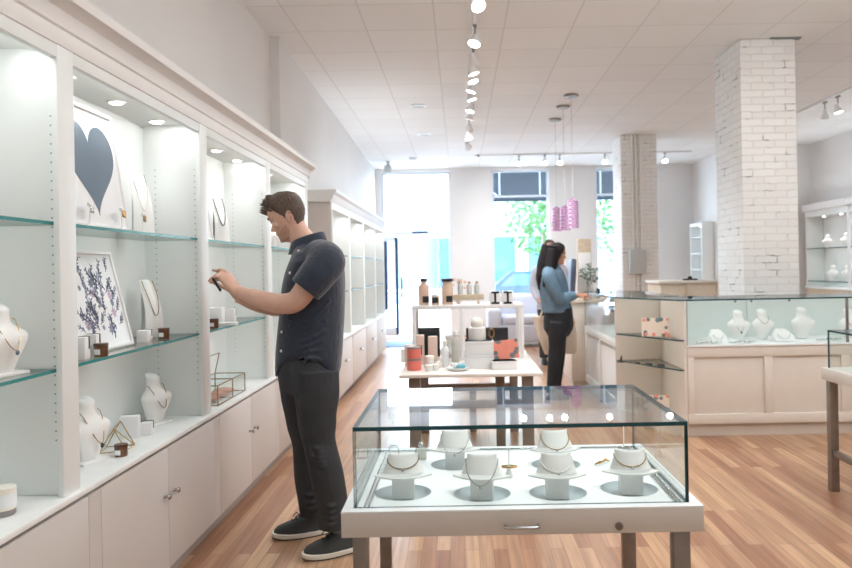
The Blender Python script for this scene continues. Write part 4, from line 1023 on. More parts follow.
q = P(459, 5.78, TOP); orc = thing('orchid', 'small pink flowers in a white pot at the back of the riser', 'plant', q)
MB().lathe([(.025, 0), (.035, .06), (.03, .06)], n=16).build('pot', M['white'], orc); MB().tube([(0, 0, .05), (.0, 0, .15), (.03, 0, .2)], .003, 6).build('stem', M['plant'], orc)
fl = MB(); rnd = random.Random(2)
for k in range(9): fl.sph((rnd.uniform(-.04, .06), rnd.uniform(-.02, .02), rnd.uniform(.12, .22)), .013, (1, .5, 1), 8)
fl.build('flowers', M['blush'], orc)
# under and before the riser
for (px, w_, h_, Y, lab) in ((429, .175, .235, 5.68, 'black card standing under the left half of the riser'), (487, .34, .225, 5.68, 'black tray standing under the right half of the riser')):
    put('black_panel', lab, 'panel', P(px, Y), [('panel', MB().box((0, 0, h_/2), (w_, .03, h_), .004), 'black'), ('back_strut', MB().box((0, .03, h_/4), (.03, .05, h_/2), .002), 'black')], 'black panels under the riser')
put('clear_organiser', 'clear acrylic organiser beneath the riser, left of its middle post', 'organiser', P(449, 5.6), [('tray', MB().box((0, 0, .08), (.06, .1, .16), .004), 'clearb'), ('lid', MB().box((0, 0, .17), (.066, .106, .02), .004), 'white')])
for k, lab in enumerate(('coral candle tin, lower one of the stacked pair', 'coral candle tin with grey lid, upper one of the stacked pair')):
    z = k*.083; put('candle_tin', lab, 'candle', P(413.5, 4.93)+V((0, 0, z)), [('tin', MB().lathe([(.049, .002), (.051, .006), (.051, .068), (.049, .07)], n=26), 'coral'), ('lid', MB().lathe([(.052, .07), (.052, .081), (.049, .083)], n=26), 'greytin')], 'stacked coral candle tins')
for (px, Y, w_, h_, lab, m) in ((409.5, 5.15, .075, .155, 'beige carton behind the coral tins', 'blush'), (420, 5.22, .058, .22, 'tall blush carton with black panel, right of the coral tins', 'blush'), (432.5, 5.2, .068, .21, 'tall blush carton right of the black panelled one', 'blush')):
    pr = [('carton', MB().box((0, 0, h_/2), (w_, .05, h_), .003), m)]
    if px == 420: pr.append(('label', MB().box((-.004, -.0255, h_*.5), (w_*.6, .002, h_*.3)), 'black'))
    put('carton', lab, 'box', P(px, Y), pr, 'blush cartons on the product table')
put('cream_jar', 'round white jar between the coral tins and the tall bottle, bigger one', 'jar', P(428.5, 5.0), [('jar', MB().lathe([(.033, 0), (.036, .004), (.036, .055), (.033, .06)], n=20), 'white'), ('lid', MB().lathe([(.037, .06), (.037, .085), (.034, .09)], n=20), 'wax')], 'white jars on the product table')
for px, Y, lab in ((434.5, 4.9, 'small white jar in front, right of the bigger white jar'), (438, 5.02, 'small white jar beside the slim white bottle'), (428, 4.86, 'small low white jar at the front, right of the coral tins')):
    put('cream_jar', lab, 'jar', P(px, Y), [('jar', MB().lathe([(.024, 0), (.026, .003), (.026, .026), (.024, .028)], n=18), 'white'), ('lid', MB().lathe([(.027, .028), (.027, .042), (.024, .044)], n=18), 'wax')], 'white jars on the product table')
bottle(444.5, 5.05, PZ, 'slim white bottle standing left of the white boxes', .028, .19, 'white', .5, 'wax', False, 'bottles on the product table')
bottle(455.5, 5.3, PZ, 'frosted slim bottle by the middle post of the riser', .032, .235, 'clearb', .5, 'white', False, 'bottles on the product table')
put('soap_dish', 'white soap dish with a blue and aqua soap on the table front', 'soap dish', P(457, 4.86), [('dish', MB().lathe([(.04, 0), (.075, .012), (.08, .022), (.07, .018), (.01, .012)], n=26, sy=.7), 'white'), ('soap', MB().box((0.01, 0, .034), (.09, .055, .028), .01), 'aqua'), ('wrapper', MB().box((-.025, -.005, .04), (.05, .05, .03), .008, R=rotm(0, .2, .2)), 'box')])
for k, lab in enumerate(('large square white box, lower one of the two stacked', 'large square white box, upper one of the two stacked')):
    put('white_carton', lab, 'box', P(478.5, 5.02)+V((0, 0, k*.097)), [('carton', MB().box((0, 0, .048), (.205, .16, .096), .004), 'box'), ('lid_band', MB().box((0, 0, .085), (.209, .164, .022), .003), 'white')], 'stacked square white boxes')
put('white_canister', 'white canister with a ball lid on top of the stacked white boxes', 'canister', P(477, 5.02)+V((0, 0, .1955)), [('canister', MB().lathe([(.06, 0), (.062, .004), (.062, .085), (.056, .092)], n=24), 'white'), ('ball_lid', MB().sph((0, 0, .12), .044, n=18), 'wax')])
put('ribbon_loop', 'pale gold ribbon loop standing between the white boxes and the coral card', 'ribbon', P(491.5, 5.1), [('loop', MB().tube([V((.018*math.cos(a), 0, .235+.03*math.sin(a))) for a in [2*PI*i/16 for i in range(16)]], .006, 6, closed=True), 'bronze'), ('stem', MB().tube([(0, 0, .0), (.006, 0, .12), (0, 0, .205)], .006, 6), 'bronze')])
put('white_carton', 'flat white box under the coral card, right side of the table', 'box', P(503.5, 4.92), [('carton', MB().box((0, 0, .03), (.175, .13, .06), .004), 'box'), ('lid_band', MB().box((0, 0, .05), (.178, .133, .02), .002), 'white')], 'flat white boxes')
c = card(507, 352, 4.97, .18, .135, .25, 'coral floral card propped on the flat white box', PZ+.062, rz=-.1, seed=5, mid='floral'); c.rotation_euler = (0, -.12, -.1)
put('price_card', 'small white card leaning at the left rear of the product table', 'card', P(405, 5.35), [('card', MB().box((0, 0, .05), (.07, .004, .1), 0, R=rotm(-.2)), 'box'), ('foot', MB().box((0, .02, .004), (.06, .04, .008)), 'box')])

# ================================================================== SOFA, RUG, CEILING FITTINGS
sf = thing('sofa', 'pale lilac grey sofa below the wide window', 'sofa', (1.55, 12.9, 0))
MB().box((0, .42, .62), (1.9, .22, .62), .08, seg=3).build('backrest', M['sofa'], sf)
MB().box((0, 0, .24), (1.9, .9, .32), .05, seg=3).build('base', M['sofa'], sf)
for x in (-.95, .95): MB().box((x, 0, .38), (.24, .95, .62), .07, seg=3).build('arm', M['sofa'], sf)
for x in (-.41, .41): MB().box((x, -.06, .47), (.8, .76, .16), .05, seg=3).build('seat_cushion', M['sofa'], sf)
for x in (-.85, .85):
    for yy in (-.38, .38): MB().cyl((x, yy, 0), (x, yy, .08), .025).build('foot', M['legwood'], sf)
o = MB().box((0, 0, .006), (.95, 1.0, .012), .005).build('doormat', M['mat']); o.location = (at(404, 330, 13.4).x, 13.3, 0); tag(o, 'blue grey doormat lying inside the street door', 'doormat')

def track(name, label, p0, p1):
    o = thing(name, label, 'track', p0); d = V(p1)-V(p0)
    if abs(d.y) > abs(d.x): MB().bb((-.018, 0, -.03), (.018, d.y, 0), .003).build('rail', M['white'], o)
    else: MB().bb((0, -.018, -.03), (d.x, .018, 0), .003).build('rail', M['white'], o)
    MB().box((0 if abs(d.y) > abs(d.x) else d.x*.02, d.y*.02, -.02), (.05, .05, .035), .004).build('feed_box', M['steel'], o)
    return o
def lamp(loc, aim, label, group, power=None, r=.058, drop=.15, ang=110):
    """loc on the rail; aim = point it looks at"""
    t = thing('track_lamp', label, 'track lamp', loc, 0, group)
    MB().bb((-.016, -.04, -.02), (.016, .04, 0), .003).cyl((0, 0, -.02), (0, 0, -drop+.07), .007, n=8).build('stem', M['steel'], t)
    d = (V(aim)-V(loc)).normalized(); c = V((0, 0, -drop+.02)); R = d.to_track_quat('Z', 'Y').to_matrix().to_4x4(); R.translation = c
    MB().lathe([(.016, -.085), (.028, -.08), (.030, -.04), (r*.8, -.01), (r, .03), (r+.002, .034), (r-.004, .034), (r-.006, .026), (.01, .02)], n=20, T=R).build('head', M['white'], t)
    MB().lathe([(.002, .0275), (r-.006, .0275), (r-.006, .03), (.002, .0325)], n=20, T=R).build('bulb', M['lamp'], t)
    if power: 
        q = V(loc)+c+d*.045; spot('track_beam', q, V(loc)+c+d*3, power, ang, .8, .045)
    return t
track('ceiling_track', 'white ceiling track with a long row of lamps running to the street wall', (.165, 4.2, RZ), (.165, 12.9, RZ))
lamps = [(477, 5), (474, 42), (474, 63), (473, 72), (473, 80), (470.5, 90), (471, 98), (469, 110), (469, 118), (468, 129), (467, 138), (466.5, 147)]
ordw = ['nearest', 'second', 'third', 'fourth', 'fifth', 'sixth', 'seventh', 'eighth', 'ninth', 'tenth', 'eleventh', 'farthest']
for k, ((px, py), w_) in enumerate(zip(lamps, ordw)):
    q = at(px, py, 1); d = (CAMH-q.z); Y = (CAMH-(RZ-.17))/d
    aim = [(.9, -2), (-.8, -1), (.8, 1), (.9, 0), (.8, -.5), (-.9, 0), (.8, 0), (-.8, -.5), (-.8, .5), (.3, 2), (.8, 0), (-.3, 2)][k]
    tgt = (.165+aim[0], Y+aim[1], .6)
    bw = k in (9, 11)
    if bw: tgt = (-.2 if k == 9 else 1.6, BY, 1.3)
    lamp((.165, Y, RZ-.03), tgt, w_+' lamp from the camera on the long middle ceiling track', 'lamps on the middle ceiling track', SPOT_W*(2.6 if bw else 1), ang=70 if bw else 110)
YB = 13.2
track('ceiling_track', 'white ceiling track across the room in front of the street wall', (.3, YB, RZ), (4.4, YB, RZ))
for px, lab in ((519, 'lamp on the cross track, above the wide window, leftmost'), (545, 'lamp on the cross track, above the right half of the wide window'), (560, 'lamp on the cross track, just right of the wide window'), (605, 'lamp on the cross track, left of the far brick pillar'), (665, 'lamp on the cross track, right of the far brick pillar')):
    q = at(px, 163, YB); lamp((q.x, YB, RZ-.03), (q.x, YB-2, .4), lab, 'lamps on the cross track', SPOT_W*.6, .06)
track('ceiling_track', 'white ceiling track with two lamps right of the near pillar', (4.84, 7.6, RZ), (4.84, 11.2, RZ))
for px, py, lab, ay in ((825, 112, 'left lamp of the two on the right ceiling track', 1.5), (838, 104, 'right lamp of the two on the right ceiling track', -.5)):
    q = at(px, py, 1); u = (q.x); Y = 4.84/u; lamp((4.84, Y, RZ-.03), (4.84+.6, Y+ay, .5), lab, 'lamps on the right ceiling track', SPOT_W*1.2, .055, .2)
for (px, py, py0, lab, l) in ((571, 95, 201, 'nearest of the three pink pendant lamps, highest in the picture', 228), (563, 106, 208, 'middle one of the three pink pendant lamps', 230), (555, 119, 209, 'farthest of the three pink pendant lamps, leftmost', 231)):
    q = on(px, py, RZ); zb = at(px-1, l, q.y).z; zt2 = at(px-1, py0, q.y).z; r = 5.2/FPX*q.y
    t = thing('pendant_lamp', lab, 'pendant lamp', (q.x, q.y, RZ), 0, 'pink pendant lamps above the desk')
    MB().lathe([(.006, -.03), (.085, -.028), (.09, -.02), (.09, 0), (.02, 0)], n=24).build('canopy', M['steel'], t)
    MB().cyl((0, 0, -.03), (0, 0, zt2-RZ+.02), .003, n=6).build('cord', M['silver'], t)
    MB().lathe([(.012, zt2-RZ+.04), (.016, zt2-RZ+.03), (r*.98, zt2-RZ), (r, zt2-RZ-.005), (r, zb-RZ), (r-.006, zb-RZ), (r-.006, zt2-RZ-.008), (.01, zt2-RZ-.004)], n=20).build('lamp_shade', M['pinkshade'], t)
    MB().sph((0, 0, (zt2+zb)/2-RZ), .03, (1, 1, 1.4), 10).build('bulb', emis('pendant_glow', (255, 236, 246), 5), t)
for px, py, lab in ((418, 106, 'round recessed ceiling light left of the lamp row, nearer one'), (424, 134, 'round recessed ceiling light left of the lamp row, farther one')):
    q = on(px, py, RZ); t = thing('recessed_light', lab, 'ceiling light', (q.x, q.y, RZ), 0, 'recessed ceiling lights')
    MB().lathe([(.11, 0), (.12, -.008), (.09, -.012), (.085, -.006)], n=24).build('ring', M['white'], t); MB().lathe([(.002, -.007), (.086, -.007), (.086, -.004), (.002, -.004)], n=24).build('diffuser', M['lamp'] if 0 else M['ebox'], t)
q = at(388, 157, 13.8); t = thing('security_camera', 'small pale device hanging from the ceiling near the street door', 'camera', (q.x, 13.8, RZ))
MB().cyl((0, 0, 0), (0, 0, -.1), .03).build('mount', M['ebox'], t); MB().box((0, -.03, -.17), (.14, .2, .14), .02).build('housing', M['ebox'], t)
q = on(413, 158, RZ); t = thing('smoke_detector', 'small round detector on the ceiling before the street door', 'smoke detector', (q.x, 13.4, RZ))
MB().lathe([(.07, 0), (.075, -.02), (.05, -.04), (.01, -.042)], n=20).build('housing', M['ebox'], t); MB().cyl((.04, 0, -.03), (.04, 0, -.045), .006).build('indicator', M['steel'], t)
# ================================================================== PEOPLE
def interp(tab, x):
    if x <= tab[0][0]: return tab[0][1:]
    for a, b in zip(tab, tab[1:]):
        if x <= b[0]:
            f = (x-a[0])/(b[0]-a[0]); f = f*f*(3-2*f)*.5+f*.5
            return tuple(a[i]+(b[i]-a[i])*f for i in range(1, len(a)))
    return tab[-1][1:]
# z, front, back, half width as shares of the head height; chin at 0, crown at 1
HEAD_M = [(-.06, .17, -.20, .16), (0, .29, -.22, .165), (.03, .345, -.23, .195), (.08, .372, -.235, .225), (.14, .362, -.24, .25), (.185, .378, -.25, .262), (.215, .366, -.26, .27), (.25, .386, -.27, .28), (.285, .37, -.29, .29), (.33, .378, -.32, .298),
          (.42, .372, -.385, .31), (.5, .345, -.42, .318), (.545, .352, -.43, .322), (.59, .388, -.437, .328), (.68, .38, -.44, .333), (.78, .345, -.43, .325), (.87, .27, -.385, .29), (.94, .165, -.29, .22), (.985, .05, -.15, .12), (1.0, -.02, -.08, .04)]
HEAD_F = [(z, f*.97-(.02 if .15 < z < .5 else .0), b, w*(.90 if z < .35 else .96)) for z, f, b, w in HEAD_M]
def head_pt(tab, h, z, th, off=0.0):
    f, b, w = interp(tab, z); cx = -.03; c = math.cos(th); s_ = math.sin(th)
    x = cx+(f-cx)*abs(c)**.92 if c > 0 else cx-(cx-b)*abs(c)**.95
    y = w*(abs(s_)**.86)*(1 if s_ > 0 else -1)
    p = V((x*h, y*h, z*h))
    if off:
        d = V((x-cx, y, (z-.6)*.9)); d.normalize(); p += d*off
    return p
def head_mesh(tab, h, n=32):
    zs = [-.06, 0, .03, .055, .08, .11, .14, .165, .185, .2, .215, .235, .25, .27, .285, .31, .33, .375, .42, .46, .5, .525, .545, .57, .59, .635, .68, .73, .78, .83, .87, .91, .94, .965, .985, 1.0]
    m = MB(); m.loft([[head_pt(tab, h, z, 2*PI*i/n) for i in range(n)] for z in zs])
    nz = [(.56, .352, .030, .02), (.50, .37, .038, .03), (.44, .405, .05, .04), (.385, .45, .062, .05), (.352, .472, .068, .052), (.328, .452, .074, .04), (.312, .40, .07, .03)]
    m.loft([[V(((x-.11+.11*math.cos(2*PI*i/12))*h, w*math.sin(2*PI*i/12)*h*.9, z*h)) for i in range(12)] for z, x, w, _ in nz])
    for sg in (-1, 1):
        m.sph((.40*h, sg*.052*h, .335*h), .034*h, (1.1, .8, .8), 10)              # nostril wings
        m.sph((.335*h, sg*.13*h, .575*h), .07*h, (.8, 1.5, .5), 10)                # brow ridge
        m.sph((.27*h, sg*.19*h, .40*h), .085*h, (.8, .8, 1), 10)                   # cheekbone
    m.sph((.352*h, 0, .205*h), .045*h, (.75, 1.9, .42), 12); m.sph((.36*h, 0, .238*h), .045*h, (.75, 1.9, .4), 12)    # lips
    m.sph((.325*h, 0, .065*h), .075*h, (.8, 1.1, .8), 12)                          # chin
    return m
def ear_mesh(h, sg, R=1.0):
    m = MB(); pts = []
    for i in range(20):
        a = 2*PI*i/20; r = .105*h*(1-.18*math.sin(a-.4)*-1)
        pts.append(V((-.075*h+.058*h*math.cos(a)*(1.15 if math.sin(a) > 0 else .8)-.02*h*math.sin(a), sg*(.325*h+.030*h*(1-math.cos(a))*.5), .43*h+.125*h*math.sin(a))))
    m.tube(pts, .016*h, 6, closed=True)
    m.sph((-.07*h, sg*.315*h, .43*h), .085*h, (.6, .22, 1.15), 12); m.sph((-.055*h, sg*.32*h, .335*h), .03*h, (1, .5, 1), 8)
    return m
def hair_shell(tab, h, offf, n=48, z0=.05):
    """offf(z, |theta| from the face) -> thickness as a share of h, negative where there is no hair"""
    zs = [z0+(1.0-z0)*i/34 for i in range(35)]; rings = []
    for z in zs:
        rings.append([head_pt(tab, h, z, 2*PI*i/n, offf(z, abs(((2*PI*i/n+PI) % (2*PI))-PI), 2*PI*i/n)*h) for i in range(n)])
    m = MB(); m.loft(rings); return m
def xform(mb, T): mb.v = [T @ v for v in mb.v]; return mb
def remesh(mb, name, mats, voxel, parent, smooth=2, colorer=None):
    o = mb.build(name+'_raw', mats, None, smooth=False)
    md = o.modifiers.new('r', 'REMESH'); md.mode = 'VOXEL'; md.voxel_size = voxel; md.use_smooth_shade = True
    if smooth: sm = o.modifiers.new('s', 'SMOOTH'); sm.factor = .5; sm.iterations = smooth
    dg = bpy.context.evaluated_depsgraph_get(); me = bpy.data.meshes.new_from_object(o.evaluated_get(dg))
    old = o.data; bpy.data.objects.remove(o); bpy.data.meshes.remove(old)
    me.name = name; r = bpy.data.objects.new(name, me); COL.objects.link(r)
    me.polygons.foreach_set('use_smooth', [True]*len(me.polygons))
    if parent is not None: r.parent = parent
    return r
def limb(mb, pts, radii, n=14, flat=None):
    """smooth tapering limb through joints (Catmull-Rom in position and radius)"""
    P_ = [V(p) for p in pts]; out, rr = [], []; k = len(P_)
    for i in range(k-1):
        a, b, c, d = P_[max(i-1, 0)], P_[i], P_[i+1], P_[min(i+2, k-1)]
        for s_ in range(6):
            t = s_/6; out.append(.5*((2*b)+(c-a)*t+(2*a-5*b+4*c-d)*t*t+(3*b-a-3*c+d)*t**3)); rr.append(radii[i]+(radii[i+1]-radii[i])*(t*t*(3-2*t)))
    out.append(P_[-1]); rr.append(radii[-1]); mb.tube(out, rr, n); return mb
def hand(mb, wrist, fwd, back, thumb_side, L=.19, curls=(.35, .45, .5, .55), spread=.05, thumb_in=.5, fr=1.0, raise_=(0, 0, 0, 0)):
    """wrist point; fwd along the fingers; back = direction of the back of the hand; thumb_side +1/-1 along fwd x back"""
    f = V(fwd).normalized(); bk = V(back); bk = (bk-f*bk.dot(f)).normalized(); sd = f.cross(bk).normalized()*thumb_side
    W = V(wrist)
    def p(a, s_, u): return W+f*a*L+sd*s_*L+bk*u*L
    rings = []
    for a, w, t in ((-.06, .16, .13), (.08, .185, .14), (.25, .215, .135), (.42, .225, .12), (.53, .215, .095)):
        rings.append([p(a, w*math.cos(q)+.0, t*math.sin(q)*.75) for q in [2*PI*i/14 for i in range(14)]])
    mb.loft(rings)
    offs = (.155, .055, -.05, -.148); lens = (.40, .45, .42, .33)
    for k in range(4):
        c = curls[k]; seg = (.46, .30, .24); ang = -raise_[k]; base = p(.46, offs[k]*.92, .0); pts = [p(.36, offs[k]*.8, 0), base]; cur = base
        side = (offs[k])*spread*6
        for s_ in seg:
            ang += c
            d = f*math.cos(ang)-bk*math.sin(ang)+sd*side*.35
            cur = cur+d.normalized()*lens[k]*s_*L; pts.append(cur)
        r = (.0088, .0092, .0086, .0076)[k]*fr*L/.19
        mb.tube(pts, [r*1.1, r*1.12, r, r*.92, r*.72], 10); mb.sph(pts[-1], r*.74, n=8)
        for q in pts[1:-1]: mb.sph(q, r*1.02, n=8)
    t0 = p(.10, .13, -.03); t1 = p(.27, .27, -.06-.10*thumb_in); t2 = p(.43, .31-.05*thumb_in, -.10-.16*thumb_in); t3 = p(.57, .30-.10*thumb_in, -.12-.22*thumb_in)
    mb.tube([t0, t1, t2, t3], [.0135*fr, .0125*fr, .0105*fr, .0078*fr], 10); mb.sph(t3, .008*fr, n=8); mb.sph(t1, .0122*fr, n=8); mb.sph(t2, .0104*fr, n=8)
    return mb

# ---------------------------------------------------------------- the man at the wall bays
MY = 3.58
def mp(px, py, dy=0.0): return at(px, py, MY+dy)
man = thing('person', 'man in navy short sleeve shirt photographing a shelf with a phone', 'person', (-.86, MY, 0))
OFF = Matrix.Translation(-V((-.86, MY, 0)))
body = MB()
HH = .228
HT = Matrix.Translation(mp(283.5, 243)) @ Matrix.Rotation(PI+.10, 4, 'Z') @ Matrix.Rotation(.44, 4, 'Y') @ Matrix.Translation((-.075, 0, 0))
xform(hm := head_mesh(HEAD_M, HH), HT); body.v += [] ; body.add(hm.v, hm.f)
for sg in (-1, 1): e = xform(ear_mesh(HH, sg), HT); body.add(e.v, e.f)
limb(body, [mp(316, 262), mp(307, 246), mp(298, 233), mp(291, 220)], [.085, .066, .058, .055], 18)
# trunk core and legs under the clothes keep the body whole
limb(body, [mp(316, 256), mp(312, 290), mp(309, 330), mp(308, 366)], [.09, .12, .11, .09], 18)
NS, FS = mp(326, 264, -.17), mp(318, 262, .19)            # shoulders: near, far
NE, NW = mp(294, 302, -.24), mp(238, 291.5, -.16)       # near elbow, wrist
FE, FW = mp(284, 306, .16), mp(237, 297, .06)
limb(body, [mp(318, 262, -.05), NS, mp(310, 283, -.225), NE, mp(270, 302, -.215), NW], [.06, .062, .056, .052, .047, .029], 16)
limb(body, [mp(312, 262, .05), FS, mp(302, 285, .20), FE, mp(262, 305, .12), FW], [.06, .062, .054, .049, .044, .029], 16)
hand(body, NW+V((-.005, 0, .0)), V((-.62, .06, .78)), V((.74, -.45, .52)), 1, .205, (.50, .62, .66, .70), .05, .9, raise_=(.25, .0, 0, 0))
hand(body, FW+V((-.005, 0, .01)), V((-.55, -.06, .84)), V((.76, .40, .52)), -1, .205, (.40, .6, .66, .70), .05, .9, raise_=(.35, 0, 0, 0))
NH, NK, NA = mp(322, 372, -.09), mp(322, 447, -.10), mp(333, 520, -.10)
FH, FK, FA = mp(301, 374, .10), mp(305, 443, .12), mp(312, 512, .14)
limb(body, [NH, NK, NA], [.055, .05, .038], 14); limb(body, [FH, FK, FA], [.075, .05, .038], 14)
xform(body, OFF); bo_ = remesh(body, 'body', M['skin'], .0042, man, 3)
# hair: short sides, fuller top swept forward
def man_hair(z, a, th):
    line = .80-.0*a                                    # hairline over the forehead
    if a < .75: lim = .85
    elif a < 1.25: lim = .85-(a-.75)/.5*.25            # temple
    elif a < 1.5: lim = .60-(a-1.25)/.25*.22
    elif a < 1.85: lim = .48                           # above the ear
    elif a < 2.1: lim = .48-(a-1.85)/.25*.34
    else: lim = .06
    d = z-lim
    if d < 0: return max(-.05, d*.6)
    t = min(1, d/.10); top = max(0, min(1, (z-.66)/.22))
    base = .016+.060*top*(1 if a < 2 else max(.35, 1-(a-2)*.6))
    return base*t+.004
hs = hair_shell(HEAD_M, HH, man_hair)
rnd = random.Random(3)
for k in range(150):                                   # tufts swept forward on top and at the front
    th = rnd.uniform(-1.0, 1.0) if k < 90 else rnd.uniform(-2.2, 2.2); z = rnd.uniform(.86, .97) if k < 90 else rnd.uniform(.72, .98)
    p0 = head_pt(HEAD_M, HH, z, th, .045*HH); d = V((1.0, rnd.uniform(-.3, .3), rnd.uniform(.55, 1.1))).normalized(); L = rnd.uniform(.018, .036)
    if abs(th) > 1.0: d = V((-.2, .2*(1 if th > 0 else -1), -.6)).normalized(); p0 = head_pt(HEAD_M, HH, z, th, .04*HH); L *= .6
    hs.tube([p0-d*.012, p0+d*L*.55+V((0, 0, .003)), p0+d*L], [.007, .0055, .0012], 5)
hb = xform(xform(hs, HT), OFF).build('hair', M['hairbrown'], man, ang=70)
def stub(z, a, th):
    if z < .02: return -.01
    top = .20 if a < .35 else (.27 if a < .6 else .22+max(0, a-.6)*.16)
    if a > 1.42: return -.02
    d = min(top-z, .25); 
    return .0065 if d > 0.03 else (-.012+d*.6 if d > 0 else -.02)
sb = hair_shell(HEAD_M, HH, stub, 56, .0); xform(xform(sb, HT), OFF); sb.build('stubble', M['stubble'], man, ang=80)
fx_ = MB(); 
for sg in (-1, 1):
    fx_.tube([(.37*HH, sg*.06*HH, .585*HH), (.375*HH, sg*.13*HH, .605*HH), (.33*HH, sg*.215*HH, .585*HH)], [.009*HH*3, .011*HH*3, .005*HH*3], 6)
xform(xform(fx_, HT), OFF).build('eyebrows', M['hairbrown'], man)
for sg in (-1, 1):
    e = MB().sph((.315*HH, sg*.135*HH, .50*HH), .052*HH, (1, 1, .72), 12); ew = xform(xform(e, HT), OFF).build('eye', M['eyewhite'], man)
    e = MB().sph((.348*HH, sg*.137*HH, .497*HH), .024*HH, n=10); xform(xform(e, HT), OFF).build('iris', M['eyedark'], ew)
    e = MB().tube([(.352*HH, sg*.075*HH, .508*HH), (.365*HH, sg*.135*HH, .535*HH), (.325*HH, sg*.205*HH, .508*HH)], .011*HH, 6); xform(xform(e, HT), OFF).build('eyelid', M['stubble'], ew)
lp = MB().sph((.362*HH, 0, .204*HH), .04*HH, (.75, 1.9, .42), 12).sph((.37*HH, 0, .238*HH), .04*HH, (.75, 1.9, .36), 12); xform(xform(lp, HT), OFF).build('lips', M['lips'], man)
# shirt
def ell(c, rx, ry, n=32, dz=None, p=.9, yaw=0.0):
    out = []
    for i in range(n):
        a = 2*PI*i/n; cx_, sy_ = math.cos(a), math.sin(a)
        x = rx*abs(cx_)**p*(1 if cx_ >= 0 else -1); y = ry*abs(sy_)**p*(1 if sy_ >= 0 else -1)
        out.append(V((c[0]+x*math.cos(yaw)-y*math.sin(yaw), c[1]+x*math.sin(yaw)+y*math.cos(yaw), c[2]+(dz(a) if dz else 0))))
    return out
def torso_ring(xf, xb, py, ry, dz=None):
    a, b = mp(xf, py), mp(xb, py); c = (a+b)/2; return ell((c.x, MY, c.z), abs(b.x-a.x)/2, ry, 36, dz)
sh_ = MB()
hem = lambda a: .135*abs(math.sin(a))**2.2+.03*(math.cos(a) > 0)*0
sh_.loft([torso_ring(277, 338, 377, .175, hem), torso_ring(276.5, 340.5, 368, .178, lambda a: .118*abs(math.sin(a))**2.2), torso_ring(277, 342, 352, .178, lambda a: .062*abs(math.sin(a))**2), torso_ring(278.5, 343, 334, .176, lambda a: .02*abs(math.sin(a))**2), torso_ring(280.5, 344, 315, .178), torso_ring(282, 344.5, 298, .186),
          torso_ring(284, 344.5, 284, .196), torso_ring(287, 344, 272, .205), torso_ring(291, 341, 262, .205), torso_ring(294, 336, 254, .17), torso_ring(295, 329, 248, .11), torso_ring(296, 323, 243, .08)])
limb(sh_, [mp(318, 256, -.10), mp(326, 262, -.18), mp(318, 274, -.225), mp(305, 290, -.245)], [.088, .095, .088, .08], 20)
limb(sh_, [mp(312, 256, .10), mp(318, 262, .19), mp(308, 276, .215), mp(297, 291, .20)], [.085, .092, .084, .076], 20)
for q in range(7):                                     # soft folds
    a0 = mp(286+q*3, 318+q*8, -.165); a1 = mp(330-q*1.5, 300+q*10, -.150); mid = mp(308, 322+q*6, -.178)
    limb(sh_, [a0, mid, a1], [.006, .010, .006], 8)
xform(sh_, OFF); shirt = remesh(sh_, 'shirt', M['shirt'], .0065, man, 3)
cl = MB(); cr = []
for f_, dz, grow in ((0, 0, .0), (.5, .028, .003), (1, .038, .004), (.9, .028, .012), (0.2, .0, .016)):
    cr.append(None)
c0 = mp(308, 246); 
def collar_ring(up, r, fwd): return [V((c0.x+fwd+(r*1.02)*math.cos(a), MY+r*.95*math.sin(a), c0.z+up-.32*(-(r)*math.cos(a))*-1*-1)) for a in [2*PI*i/28 for i in range(28)]]
cl.loft([collar_ring(-.03, .080, 0), collar_ring(.040, .074, .0), collar_ring(.048, .078, .0), collar_ring(.040, .085, 0), collar_ring(-.012, .099, .0)], caps=False)
for sg in (-1, 1):
    a, b, c = mp(293.5, 246.5, sg*.035), mp(294, 256, sg*.075), mp(301, 250, sg*.082)
    cl.add([a+V((-.004, 0, 0)), b+V((-.012, sg*.008, 0)), c+V((0, sg*.012, 0)), a+V((.02, 0, 0)), b+V((.01, 0, 0)), c+V((.02, 0, 0))], [(0, 1, 2), (5, 4, 3), (0, 3, 4, 1), (1, 4, 5, 2), (2, 5, 3, 0)])
xform(cl, OFF).build('collar', M['shirt'], shirt, ang=60)
bpy.context.view_layer.update()
def surf(ob, px, py):
    mi = ob.matrix_world.inverted(); o_ = mi @ V((0, 0, CAMH)); d = (mi.to_3x3() @ (at(px, py, 4)-V((0, 0, CAMH)))).normalized()
    ok, loc, nor, _ = ob.ray_cast(o_, d); return (ob.matrix_world @ loc if ok else None)
for (px, py) in ((298.5, 251), (290, 273), (282.8, 313), (281.8, 332), (281.2, 351)):
    q = surf(shirt, px, py)
    if q is None: continue
    b_ = MB().sph((0, 0, 0), .0075, (1, .6, 1), 8); b_.v = [v+q for v in b_.v]; xform(b_, OFF).build('button', M['eyewhite'], shirt)
for (E0, dy) in ((mp(303.2, 292.2, -.247), -1), (mp(295.8, 293, .20), 1)): pass
# trousers
tr_ = MB()
tr_.loft([torso_ring(280, 336, 356, .165), torso_ring(279, 337, 366, .172), torso_ring(280, 336, 378, .176), torso_ring(282, 334, 390, .172)])
limb(tr_, [mp(316, 372, -.08), mp(317, 392, -.09), mp(317, 420, -.10), mp(320, 445, -.105), mp(327, 475, -.105), mp(332.5, 505, -.10), mp(333.5, 527, -.10)], [.115, .112, .096, .080, .082, .078, .074], 20)
limb(tr_, [mp(298, 374, .09), mp(300, 394, .10), mp(303, 420, .115), mp(307, 445, .125), mp(309, 475, .135), mp(312.5, 500, .14), mp(314, 514, .14)], [.105, .100, .088, .076, .078, .076, .072], 20)
for q in range(5): limb(tr_, [mp(309+q*.5, 444+q*5, -.16), mp(318+q, 449+q*4.5, -.188), mp(330+q, 444+q*5, -.15)], [.004, .010, .004], 8)
for q in range(4): limb(tr_, [mp(322, 503+q*6, -.15), mp(331, 507+q*6, -.182), mp(342, 501+q*6, -.14)], [.004, .010, .004], 8)
